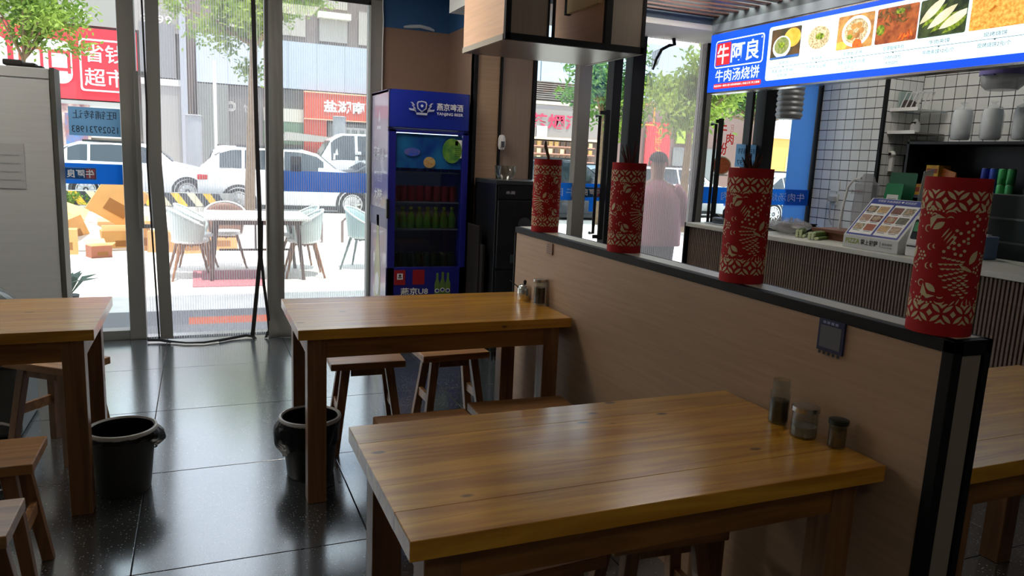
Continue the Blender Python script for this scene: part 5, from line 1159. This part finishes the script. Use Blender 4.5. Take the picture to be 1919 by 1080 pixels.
# ------------------------------------------------------------------ vehicles
tyre_m = mat('tyre', (28,28,30), .8); rim_a = mat('alloy', (196,198,200), .3, .7); car_gl = mat('car_glass', (44,54,62), .12, coat=.5)
def car(label, x, y, rz, L_, H_, paint, kind='suv', taxi=False, nm='car'):
    t = thing(nm, label, 'car', (x, y, G-.1), rz, 'cars in the street')
    hl = L_/2; wb = L_*.295
    if kind == 'suv': roof = [(-1, .60, .60), (-.97, .66, .70), (-.93, .66, .74), (-.80, .67, .92), (-.66, .67, .985), (-.3, .66, 1.0), (.05, .66, .99), (.22, .655, .93), (.42, .65, .70), (.55, .63, .66), (.85, .56, .58), (.96, .48, .50), (1, .40, .42)]
    elif kind == 'van': roof = [(-1, .5, .9), (-.98, .56, .97), (-.8, .56, 1), (0, .56, 1), (.5, .56, .99), (.66, .55, .90), (.86, .52, .58), (.97, .44, .48), (1, .36, .40)]
    else: roof = [(-1, .55, .57), (-.96, .62, .64), (-.72, .645, .69), (-.45, .65, .93), (-.2, .65, 1.0), (.08, .65, .98), (.2, .64, .92), (.44, .62, .67), (.6, .60, .63), (.88, .52, .55), (.97, .44, .47), (1, .36, .40)]
    vs = []; n = 10; zb = .17
    for (u, bl, rf) in roof:
        xx = u*hl; nar = 1-.16*max(0, abs(u)-.75)/.25; W_ = .90*nar; wr = (.90-.26*min(1, max(0, (rf-bl)/.33)))*nar
        zb_ = zb*(1 if abs(u) < .93 else 1.35)
        sec = [(W_*.93, zb_), (W_, .32), (W_, bl*H_*.8), (W_*.965, bl*H_), (wr, max(rf*H_-.05, bl*H_+.003)), (wr*.86, rf*H_)]
        vs += [(xx, -a, b) for a, b in sec]+[(xx, a, b) for a, b in reversed(sec)]
    k = 12; fs = []
    for i in range(len(roof)-1):
        for j in range(k): fs.append((i*k+j, (i+1)*k+j, (i+1)*k+(j+1) % k, i*k+(j+1) % k))
    fs += [tuple(range(k)), tuple(range((len(roof)-1)*k+k-1, (len(roof)-1)*k-1, -1))]
    MB().add(vs, fs, True).build('body', paint, t, world=False)
    # glass along both sides, following the body between belt and roof
    def at(u):
        for i in range(len(roof)-1):
            if roof[i][0] <= u <= roof[i+1][0]:
                f = (u-roof[i][0])/(roof[i+1][0]-roof[i][0]); return [roof[i][q]+(roof[i+1][q]-roof[i][q])*f for q in (1, 2)]
    spans = {'suv': [(-.78, -.56), (-.53, -.16), (-.13, .28)], 'sedan': [(-.60, -.42), (-.40, -.08), (-.05, .32)], 'van': [(-.90, -.35), (-.3, .25), (.3, .68)]}[kind]
    for ua, ub in spans:
        for s in (-1, 1):
            lo = []; hi = []
            for q in range(7):
                u = ua+(ub-ua)*q/6; bl, rf = at(u); d = max(0, (rf-bl)/.33); wr = .90-.26*min(1, d); zl = bl*H_+.02; zh = max(rf*H_-.075, zl+.01)
                f0 = .06; f1 = .9
                wlo = .90*.965+(wr-.90*.965)*f0+.006; whi = .90*.965+(wr-.90*.965)*f1+.008
                lo.append((u*hl, s*wlo, zl)); hi.append((u*hl, s*whi, zh))
            P = lo+hi; MB().add(P, [(q, q+1, 8+q, 7+q) for q in range(6)]).build('side_window', car_gl, t, world=False, solid=.008)
    fr_, bk_ = ({'suv': ((.245, .90), (.41, .72)), 'sedan': ((.22, .90), (.42, .69)), 'van': ((.68, .87), (.84, .62))}[kind], {'suv': ((-.69, .96), (-.82, .86)), 'sedan': ((-.48, .90), (-.70, .71)), 'van': ((-.985, .93), (-1.0, .68))}[kind])
    for (ua, za), (ub, zb2) in (fr_, bk_):
        e = .02 if ua > 0 else -.02
        MB().add([(ua*hl+e, -.60, za*H_), (ua*hl+e, .60, za*H_), (ub*hl+e, .74, zb2*H_), (ub*hl+e, -.74, zb2*H_)], [(0,1,2,3)]).build('windscreen' if ua > 0 else 'rear_window', car_gl, t, world=False, solid=.012)
    for s in (-1, 1):
        MB().box(-hl-.005, -hl+.24, s*.70-.12, s*.70+.12, .52*H_-.03, .52*H_+.09).build('tail_lamp', mat('tail_red', (190,30,36), .3), t, world=False, bevel=.02)
        MB().box(hl-.22, hl-.03, s*.62-.12, s*.62+.12, .38*H_, .38*H_+.1).build('head_lamp', mat('head_lamp', (226,230,232), .2), t, world=False, bevel=.02)
        MB().box(.22*hl, .22*hl+.16, s*1.0-.07, s*1.0+.07, .66*H_, .66*H_+.12).build('wing_mirror', paint, t, world=False, bevel=.02)
        MB().box(-hl*.5, hl*.48, s*.89-.015, s*.89+.02, .17, .27).build('sill_trim', mat('car_trim', (48,50,52), .6), t, world=False)
        for ax in (-wb, wb):
            w_ = thing('w', None, None, (ax, 0, 0)); bpy.data.objects.remove(w_)
            yc = s*.80
            MB().lathe([(.20,-.11),(.30,-.11),(.335,-.09),(.34,0),(.335,.09),(.30,.11),(.20,.11)], n=28).v
            def ring(prof, nm, m_):
                b = MB(); b.lathe(prof, n=28); b.v = [(v[0]+ax, yc+v[2], .34+v[1]) for v in b.v]; return b.build(nm, m_, t, world=False)
            wo = ring([(.20,-.105),(.30,-.11),(.335,-.09),(.34,0),(.335,.09),(.30,.11),(.20,.105)], 'tyre', tyre_m)
            rg = ring([(.0,s*.06),(.21,s*.06),(.235,s*.108),(.215,s*.112),(.20,s*.07),(0,s*.07)], 'wheel_dish', mat('dish_dark', (70,72,74), .5))
            b = MB()
            for q in range(10):
                a = 2*pi*q/10; ca, sa = cos(a), sin(a); pts = [(.03*-sa+.03*ca, .03*ca+.03*sa), (.03*sa+.03*ca, -.03*ca+.03*sa), (.215*ca+.014*sa, .215*sa-.014*ca), (.215*ca-.014*sa, .215*sa+.014*ca)]
                b.add([(ax+p[0], yc+s*.085, .34+p[1]) for p in pts]+[(ax+p[0], yc+s*.118, .34+p[1]) for p in pts], [(0,1,2,3),(7,6,5,4),(0,4,5,1),(1,5,6,2),(2,6,7,3),(3,7,4,0)])
            b.build('wheel_spokes', rim_a, t, world=False)
            ring([(.21,s*.07),(.245,s*.10),(.245,s*.118),(.215,s*.118)], 'wheel_rim', rim_a)
            ring([(.345,s*.06),(.41,s*.06),(.41,s*.108),(.345,s*.112)], 'arch_trim', mat('car_trim', (48,50,52), .6))
    if kind != 'van':
        for s in (-1, 1): MB().box(-hl*.62, hl*.05, s*.60-.015, s*.60+.015, H_*.985, H_+.03).build('roof_rail', mat('car_trim', (48,50,52), .6), t, world=False)
    MB().box(-hl-.012, -hl+.02, -.25, .25, .5, .62).build('number_plate', mat('plate_blue', (60,100,180), .4), t, world=False)
    return t
wp = mat('paint_white', (226,228,230), .25, coat=.6); sp_ = mat('paint_silver', (176,180,184), .3, .3, coat=.5); dp = mat('paint_dark', (56,60,68), .25, .2, coat=.6); rp = mat('paint_maroon', (120,70,74), .3, coat=.5); bp_ = mat('paint_blue_grey', (96,120,140), .3, coat=.5)
car('white SUV parked across the view behind the terrace table, red tail lamp at left', 2.30, 19.9, R(-6), 4.55, 1.66, wp)
car('white hatchback further left on the street behind the striped barrier', -1.55, 23.6, R(0), 4.2, 1.62, wp)
car('white car at the far left, half behind the tall cabinet', -5.3, 26.2, R(4), 4.4, 1.60, sp_, 'sedan')
car('pale SUV seen from the rear across the street behind the white SUV', 1.40, 27.3, R(80), 4.4, 1.66, wp)
car('white van parked under the noodle shop sign', 6.1, 29.2, R(180), 4.6, 2.3, wp, 'van', nm='van')
car('dark car in front of the noodle shop by the window edge', 6.4, 25.8, R(0), 4.4, 1.5, dp, 'sedan')
car('dark estate car seen left of the first red sleeve', 9.1, 18.6, R(0), 4.5, 1.70, dp)
car('blue-grey car seen through the glass door behind the blue band', 14.4, 25.5, R(0), 4.4, 1.55, bp_, 'sedan')
car('white car behind the person outside', 14.2, 20.5, R(0), 4.6, 1.62, wp)
car('white car at the right seen behind the noodle sticker', 17.3, 18.6, R(0), 4.6, 1.6, wp, 'sedan')

# ------------------------------------------------------------------ trees
bark = mat('bark', (120,100,78), .9, noise=.2, nscale=12, bump=.4)
def leafmesh(name, n, rx, ry, rz, s, seed):
    random.seed(seed); b = MB(); cl_ = [(random.gauss(0, .5)*rx, random.gauss(0, .5)*ry, random.gauss(0, .45)*rz) for _ in range(26)]
    for _ in range(n):
        c_ = random.choice(cl_); p = [c_[i]+random.gauss(0, .16)*(rx, ry, rz)[i] for i in range(3)]
        a, e = random.uniform(0, 6.28), random.uniform(-1, 1); d = Vector((cos(a)*cos(e), sin(a)*cos(e), sin(e))); q = d.cross(Vector((random.random(), random.random(), 1))).normalized()
        P = Vector(p); b.add([P, P+d*s*.5+q*s*.2, P+d*s, P+d*s*.5-q*s*.2], [(0,1,2,3)])
    return b.mesh(name, fixn=False), cl_
def leaf_mat(nm, rgb, rgb2):
    M = mat(nm, rgb, .6, rgb2=rgb2, nscale=1.5); nt = M.node_tree; b = nt.nodes['Principled BSDF']; tl = nt.nodes.new('ShaderNodeBsdfTranslucent'); ms = nt.nodes.new('ShaderNodeMixShader'); ms.inputs[0].default_value = .45
    src = b.inputs['Base Color'].links[0].from_socket; nt.links.new(src, tl.inputs[0]); nt.links.new(b.outputs[0], ms.inputs[1]); nt.links.new(tl.outputs[0], ms.inputs[2]); nt.links.new(ms.outputs[0], nt.nodes['Material Output'].inputs[0]); return M
lm1 = leaf_mat('leaf_yellow_green', (146,168,72), (84,118,44)); lm2 = leaf_mat('leaf_green', (110,150,70), (60,100,50))
def tree(label, x, y, zc, rx, ry, rz, n, s, seed, lm, lean=0, tr=.11):
    t = thing('street_tree', label, 'tree', (x, y, G), 0, 'trees along the street')
    me, cls = leafmesh('foliage', n, rx, ry, rz, s, seed); me.materials.append(lm); o = bpy.data.objects.new('foliage', me); C.objects.link(o); o.parent = t; o.location = (lean, 0, zc-G); o['kind'] = 'stuff'
    b = MB(); fork = zc-G-rz*1.0
    b.tube([(0,0,0), (lean*.3,.03,fork*.5), (lean*.7,0,fork)], [tr, tr*.8, tr*.65], 10)
    b.build('trunk', bark, t, world=False)
    for c_ in cls[:14]:
        MB().tube([(lean*.7,0,fork-.05), ((c_[0]*.5+lean*.9), c_[1]*.5, (fork+zc-G+c_[2])/2+.1), (c_[0]+lean, c_[1], zc-G+c_[2])], [tr*.4, tr*.25, .012], 6).build('branch', bark, t, world=False)
    return t
tree('leafy young tree on the left in front of the red supermarket sign', -2.7, 14.5, 3.45, .95, .9, .75, 4200, .115, 1, lm1, .2, .05)
tree('street tree in the middle with its crown above the white SUV', 1.00, 17.3, 4.45, 1.02, 1.0, .85, 6000, .13, 2, lm1, .2, .12)
tree('bright green tree behind the folded curtain corner', 10.6, 14.8, 3.1, 1.15, 1.1, .85, 4200, .17, 3, lm1, 0, .12)
tree('darker tree seen through the glass door next to the black post', 9.3, 16.6, 3.35, 1.1, 1.1, .95, 3600, .17, 4, lm2, 0, .10)
tree('tree behind the menu board corner at the right', 14.2, 16.5, 3.7, 1.9, 1.3, 1.0, 5200, .18, 5, lm2, 0, .14)
tree('distant tree above the orange shopfront', 20.4, 21.5, 3.9, 1.5, 1.3, .8, 2600, .2, 6, lm2, 0, .14)
hg = tag(MB().box(0,0,0,0,0,0).mesh and bpy.data.objects.new('hedge', leafmesh('hedge', 1800, .8, .3, .16, .12, 9)[0]), 'small bright hedge beside the striped barrier at the left', 'hedge', None, 'stuff')
C.objects.link(hg); hg.data.materials.append(lm1); hg.location = (-3.3, 18.5, .08)

# ------------------------------------------------------------------ buildings across the street
YF = 34.0
def bpanel(st, x0, x1, z0, z1, m_, nm, y=YF, d=.3): return MB().box(x0, x1, y, y+d, z0, z1).build(nm, m_, st)
A = thing('supermarket_building', 'building across the street with the big red supermarket sign', 'building', (-5, YF, G))
stone = mat('stone_grey', (146,140,134), .7, noise=.04, nscale=1); pale = mat('cladding_pale', (170,178,190), .5, noise=.03, nscale=1); dk_ = mat('shop_dark', (96,92,90), .6, noise=.08, nscale=1); brn = mat('brick_brown', (150,112,92), .8, noise=.08, nscale=1)
bpanel(A, -22, -.36, G, 8.6, stone, 'wall', YF+.3, 3)
bpanel(A, -22, -.45, 5.75, 7.2, mat('fascia_grey', (150,144,138), .6), 'fascia', YF, .3)
bpanel(A, -10.5, -2.15, 2.95, 5.65, mat('market_red', (214,50,62), .5), 'sign_board', YF-.05, .35)
bpanel(A, -10.5, -8.3, 2.95, 5.65, mat('market_orange', (196,104,72), .5), 'sign_side', YF-.06, .01)
mw = mat('market_white', (240,240,240), .5)
def brr(x0, x1, z0, z1, r, y, m_, nm): return MB().prism(rrect(x0, x1, z0, z1, r), 0, .02, (0, y, 0)).build(nm, m_, A)
brr(-4.15, -2.35, 3.28, 5.25, .12, YF-.06, mw, 'round_frame'); brr(-4.08, -2.42, 3.35, 5.18, .1, YF-.085, MATS['market_red'], 'round_field')
text('省钱', A, mw, (-3.28, YF-.115, 4.72), SX, UP, .68, 1.45, bold=.008); text('超市', A, mw, (-3.28, YF-.115, 3.82), SX, UP, .68, 1.45, bold=.008)
brr(-6.3, -4.4, 3.5, 5.1, .35, YF-.06, mw, 'white_plaque'); text('门口', A, MATS['market_red'], (-5.3, YF-.09, 4.35), SX, UP, 1.0, 1.7, bold=.02)
brr(-8.1, -6.5, 3.5, 5.1, .35, YF-.06, mw, 'white_plaque')
text('电话：        9999', A, mat('fascia_letter', (236,232,226), .5), (-2.9, YF-.03, 6.25), SX, UP, .42, 4.1, mirror=False)
bpanel(A, -12, -2.2, 1.5, 2.9, mat('shop_pale', (190,186,180), .6), 'shop_front', YF, .3)
bpanel(A, -5.0, -3.9, .9, 2.75, mat('poster_cream', (196,170,160), .6, rgb2=(120,80,84), nscale=3), 'shop_poster', YF-.05, .05)
bpanel(A, -4.75, -4.0, 1.2, 2.4, mat('poster_figure', (150,100,96), .6, rgb2=(80,120,170), nscale=4), 'poster_picture', YF-.07, .02)
bpanel(A, -2.05, -.75, 4.0, 6.1, mat('grey_panel', (122,120,122), .6), 'grey_panel', YF-.05, .35)
bpanel(A, -2.05, -.35, 3.7, 3.95, mat('ledge_pale', (206,204,200), .6), 'ledge', YF-.1, .4)
bpanel(A, -2.05, -.5, G, 3.7, mat('shutter_grey', (150,146,142), .6), 'shutter', YF-.02, .3)
text('★', A, mw, (-1.5, YF-.05, 3.0), SX, UP, .35, .35)
bpanel(A, -.60, -.35, G, 7.2, mat('column_pale', (150,152,160), .5), 'column', YF-.4, .7)
for x in (-9.2, -7.4, -5.6): bpanel(A, x, x+1.2, 0, 1.4, dk_, 'window', YF-.02, .05)
Bd = thing('grey_office_building', 'pale grey clad building across the street in the middle', 'building', (4, YF, G))
bpanel(Bd, -.34, 13.1, G, 8.8, mat('upper_brown', (118,104,100), .7), 'wall', YF+.6, 3)
bpanel(Bd, 0, 9.6, 3.95, 5.9, pale, 'clad_band', YF, .5)
for k in range(8): bpanel(Bd, .0+k*1.2, .02+k*1.2, 3.95, 5.9, mat('seam_grey', (150,158,168), .6), 'panel_seam', YF-.01, .01)
for x, z, w_, h in ((.8, 6.3, 1.4, 1.2), (2.9, 6.2, 1.5, 1.3), (5.0, 6.1, 1.2, 1.0), (6.7, 6.1, 1.3, 1.4), (5.0, 7.5, 1.2, 1.0), (2.9, 7.8, 1.5, 1.3), (.8, 7.8, 1.4, 1.2)):
    f = bpanel(Bd, x, x+w_, z, z+h, mat('win_frame', (170,160,150), .6), 'window', YF+.5, .12); bpanel(f, x+.08, x+w_-.08, z+.08, z+h-.08, mat('win_glass', (96,116,130), .2), 'pane', YF+.48, .02) if False else MB().box(x+.08, x+w_-.08, YF+.48, YF+.5, z+.08, z+h-.08).build('pane', mat('win_glass', (96,116,130), .2), f, world=False)
bpanel(Bd, 4.9, 6.3, 7.05, 7.3, mat('awning_cream', (236,230,206), .6), 'awning', YF+.2, .4)
bpanel(Bd, 0, 4.3, G, 3.9, dk_, 'shop_front', YF+.1, .4)
bpanel(Bd, 2.6, 4.3, 1.6, 2.9, mat('shop_green', (96,120,96), .6, noise=.1, nscale=1), 'green_panel', YF, .1); bpanel(Bd, 2.6, 4.3, 2.55, 3.1, mat('shop_cream', (196,190,176), .6), 'cream_panel', YF-.02, .1)
bpanel(Bd, .0, 1.2, G, 3.9, mat('entry_grey', (110,112,108), .5), 'entry_bay', YF, .1)
text('◎', Bd, mat('sign_faint', (180,176,170), .5), (1.3, YF+.06, 3.05), SX, UP, .4, .4); text('饮品', Bd, mat('sign_faint', (180,176,170), .5), (2.1, YF+.06, 3.0), SX, UP, .3, .6)
N = thing('noodle_shop', 'orange-red noodle shop front with white lettering across the street', 'shop', (6.2, YF, G))
nr = mat('noodle_red', (196,74,50), .55)
bpanel(N, 4.25, 9.2, 2.75, 3.85, nr, 'sign_board', YF-.3, .4); bpanel(N, 4.25, 5.2, G, 2.75, nr, 'red_column', YF-.2, .3); bpanel(N, 4.22, 9.2, 3.83, 3.88, mat('neon_edge', (240,190,150), .5), 'edge_trim', YF-.34, .05); bpanel(N, 4.22, 9.2, 2.7, 2.74, mat('neon_edge', (240,190,150), .5), 'edge_trim', YF-.34, .05)
text('盐湖南粉面', N, mw, (6.55, YF-.33, 3.3), SX, UP, .52, 3.0, bold=.03)
bpanel(N, 5.3, 9.0, .2, 2.6, mat('shop_glass', (120,124,122), .3), 'shop_window', YF, .1); bpanel(N, 5.9, 7.3, 1.9, 2.45, mat('menu_strip', (186,184,180), .5), 'menu_strip', YF-.05, .05)
for q in range(4): bpanel(N, 6.0+q*.33, 6.22+q*.33, 2.0, 2.35, mat('shop_glass', (120,124,122), .3), 'menu_mark', YF-.07, .02)
MB().prism([(3.4,2.1),(5.9,1.9),(5.9,1.75),(3.3,1.75)], 0, 1.2, (0, YF-.3, 0)).build('awning', mat('awning_pale', (176,170,162), .7), N)
b = MB().lathe([(0,0),(.6,0),(.75,.35),(.5,.75),(0,.9)], (4.3, 32.6, G), n=14); tag(b.build('flower_shrub', mat('orange_shrub', (196,96,60), .9, rgb2=(110,110,50), nscale=6, bump=1, bscale=4)), 'orange and green shrub in front of the noodle shop', 'shrub')
W = thing('white_clad_building', 'building with pale blue panels and a grey shop sign behind the first sleeve', 'building', (17, YF, G))
bpanel(W, 13.15, 19.5, G, 8.6, mat('dim_brown', (120,104,96), .7), 'wall', YF+.4, 3)
for k in range(4): bpanel(W, 13.9+k*1.55, 15.4+k*1.55, 5.2, 8.4, mat('panel_sky', (180,198,212), .4), 'clad_panel', YF, .3)
for k in range(9): bpanel(W, 13.9, 19.5, 4.35+k*.1, 4.40+k*.1, mat('louvre', (130,118,112), .6), 'louvre_slat', YF-.02, .2)
bpanel(W, 13.9, 19.2, 2.5, 4.15, mat('tobacco_sign', (150,140,134), .6), 'sign_board', YF-.1, .3); bpanel(W, 13.9, 19.2, 4.1, 4.25, mat('sign_light_edge', (240,214,180), .5), 'edge_trim', YF-.15, .1); bpanel(W, 13.9, 19.2, 2.42, 2.52, mat('sign_light_edge', (240,214,180), .5), 'edge_trim', YF-.15, .1)
text('茶烟酒', W, mat('pink_letter', (220,60,90), .5), (16.35, YF-.13, 3.3), SX, UP, .70, 2.9, bold=.02); bpanel(W, 15.3, 15.85, 2.45, 3.05, print_white, 'small_poster', YF-.16, .02)
MB().box(14.4, 18.2, YF-.02, YF, 1.3, 2.35).build('shop_window', mat('shop_window_warm', (150,120,90), .4), W)
random.seed(8)
for r_ in range(3):
    bpanel(W, 14.0, 18.6, 1.35+r_*.36, 1.40+r_*.36, mat('shelf_pink', (200,140,120), .5), 'shop_shelf', YF-.12, .1)
    for k in range(14): bpanel(W, 14.1+k*.32, 14.3+k*.32, 1.40+r_*.36, 1.62+r_*.36, mat('goods%d' % random.randint(0, 3), ((190,150,90), (90,70,60), (210,190,150), (150,60,50))[random.randint(0, 3)], .6), 'shop_goods', YF-.10, .08)
Rb = thing('banner_building', 'brown front with red banner and green sign behind the person outside', 'building', (24, YF, G))
bpanel(Rb, 19.6, 29, G, 4.7, mat('brown_front', (126,104,98), .7), 'wall', YF+.1, .3)
bpanel(Rb, 21.6, 23.1, 1.1, 3.6, mat('banner_red', (216,44,52), .6), 'banner', YF-.1, .1); text('开业大吉', Rb, mat('banner_yellow', (230,170,60), .5), (22.35, YF-.12, 2.4), (0,0,-1), (1,0,0), .42, 2.1)
bpanel(Rb, 23.5, 25.2, 2.6, 4.0, mat('lime_sign', (160,186,60), .5), 'green_sign', YF-.1, .1); bpanel(Rb, 23.4, 26.5, .2, 2.4, mat('shop_glass', (120,124,122), .3), 'shop_window', YF-.02, .1)
yf = mat('yellow_frame', (220,150,50), .5)
b = MB().tube([(20.4,33,G),(20.5,33,4.4),(21.4,33,4.4),(21.4,33,3.4),(20.5,33,3.4)], .06, 6); tag(b.build('yellow_pipe_frame', yf), 'yellow pipe frame in front of the brown front', 'frame')
bpanel(Rb, 19.6, 29, 4.7, 7.6, mat('panel_sky', (180,198,212), .4), 'upper_wall', YF+.4, 2)
O = thing('orange_building', 'orange building with white roof line seen beside the blue film', 'building', (32, YF, G))
bpanel(O, 28.5, 38, .2, 3.15, mat('orange_wall', (238,180,96), .6), 'orange_wall', YF-1, .3); bpanel(O, 28.5, 38, 3.15, 3.9, mat('roof_white', (232,230,226), .6), 'roof_line', YF-1.1, .5); bpanel(O, 28.5, 38, G, .2, stone, 'plinth', YF-1.1, .4)
bpanel(O, 30.2, 30.9, .2, 2.2, mat('orange_pale', (236,200,140), .6), 'door_leaf', YF-1.05, .05)

# ------------------------------------------------------------------ person outside the door
ps_ = thing('person', 'person in a loose pink shirt standing outside with back turned, behind the screen curtain', 'person', (4.06, 6.12, G))
cam_dir = Vector((4.06, 6.12, 0)).normalized()
V = [(0,0,.93),(0,0,1.08),(0,0,1.25),(0,.0,1.36),(0,.0,1.43),(0,.01,1.50),(0,.015,1.58),(0,.01,1.64),
     (-.17,0,1.33),(-.24,.02,1.10),(-.23,.08,.90),(-.21,.12,.84),(.17,0,1.33),(.24,.02,1.10),(.23,.08,.90),(.21,.12,.84),
     (-.10,0,.86),(-.11,.02,.48),(-.11,-.01,.09),(-.12,.10,.035),(.10,0,.86),(.11,.02,.48),(.11,-.01,.09),(.12,.10,.035)]
Rr = [.13,.125,.135,.09,.055,.075,.085,.05,.055,.042,.033,.022,.055,.042,.033,.022,.095,.062,.042,.035,.095,.062,.042,.035]
Ed = [(0,1),(1,2),(2,3),(3,4),(4,5),(5,6),(6,7),(3,8),(8,9),(9,10),(10,11),(3,12),(12,13),(13,14),(14,15),(0,16),(16,17),(17,18),(18,19),(0,20),(20,21),(21,22),(22,23)]
# fingers and thumbs, each a short chain rooted in the palm
for side, pi_ in ((-1, 11), (1, 15)):
    px, py, pz = V[pi_]
    for q in range(5):
        a = (q-1.5)*.015; ln = (.036, .042, .045, .041, .032)[q] if q < 4 else .03
        if q == 4: p1, p2 = (px-side*.012, py+.03, pz-.01), (px-side*.018, py+.05, pz-.035)
        else: p1, p2 = (px+side*.004, py+a+.005, pz-.035-ln*.4), (px-side*.006, py+a+.008, pz-.04-ln)
        V += [p1, p2]; Rr += [.0095, .008]; Ed += [(pi_, len(V)-2), (len(V)-2, len(V)-1)]
me = bpy.data.meshes.new('body'); me.from_pydata(V, Ed, []); ob = bpy.data.objects.new('body', me); C.objects.link(ob); ob.parent = ps_
sk = ob.modifiers.new('skin', 'SKIN'); 
for i, r_ in enumerate(Rr): me.skin_vertices[0].data[i].radius = (r_, r_)
me.skin_vertices[0].data[0].use_root = True
ob.modifiers.new('sub', 'SUBSURF').render_levels = 2; me.materials.append(mat('skin_tone', (176,130,108), .6))
def shirt(u, v):
    a = 2*pi*u; z = .80+.62*v; t_ = v
    wx = .265-.03*t_ if t_ < .7 else .244-.19*((t_-.7)/.3)**1.6; wy = .165-.02*t_ if t_ < .8 else .149-.085*((t_-.8)/.2)
    f = 1+.025*sin(7*a+4*t_)*(1-t_)
    return (wx*cos(a)*f, wy*sin(a)*f, z)
shm = mat('pink_shirt', (206,140,150), .85, noise=.05, nscale=6, bump=.2, bscale=10)
MB().grid(shirt, 40, 18).build('shirt', shm, ps_, world=False, fixn=False, solid=.006)
for s in (-1, 1):
    MB().tube([(s*.15,0,1.34),(s*.215,.005,1.27),(s*.262,.02,1.12),(s*.262,.05,1.0)], [.085,.085,.072,.066], 14).build('sleeve', shm, ps_, world=False)
    MB().tube([(s*.095,0,.90),(s*.11,.02,.5),(s*.11,-.005,.12)], [.125,.09,.07], 14).build('trouser_leg', mat('grey_trousers', (110,110,116), .85), ps_, world=False)
    MB().lathe([(0,0),(.05,0),(.055,.03),(.045,.08),(0,.09)], (s*.115,.05,0), n=14, sy=2.2).build('shoe', mat('shoe_dark', (60,58,58), .6), ps_, world=False)
    MB().lathe([(0,-.025),(.012,-.02),(.014,0),(.012,.02),(0,.025)], (s*.088,.012,1.575), n=10, sy=1.6).build('ear', mat('skin_tone', (176,130,108), .6), ps_, world=False)
    MB().lathe([(0,-.008),(.011,0),(0,.008)], (s*.032,.096,1.585), n=10).build('eye', mat('eye_dark', (30,24,22), .3), ps_, world=False)
MB().tube([(0,.098,1.595),(0,.118,1.565),(0,.10,1.555)], [.008,.014,.006], 8).build('nose', mat('skin_tone', (176,130,108), .6), ps_, world=False)
MB().tube([(-.022,.092,1.525),(0,.100,1.523),(.022,.092,1.525)], [.003,.006,.003], 6).build('mouth', mat('lips', (150,84,76), .6), ps_, world=False)
def hair(u, v):
    a = 2*pi*u; e = -.35+(pi/2+.35)*v
    back = .5-.5*sin(a); lo = max(0, .35*(1-back)); ee = max(e, lo*1.2-.1)
    return (.094*cos(a)*cos(ee), .008+.106*sin(a)*cos(ee), 1.595+.098*sin(ee)+(.004*sin(11*a)*cos(ee)))
MB().grid(hair, 36, 12).build('hair', mat('dark_hair', (44,38,38), .8, bump=.3, bscale=60), ps_, world=False, fixn=False)
ps_.rotation_euler = (0, 0, R(-22))
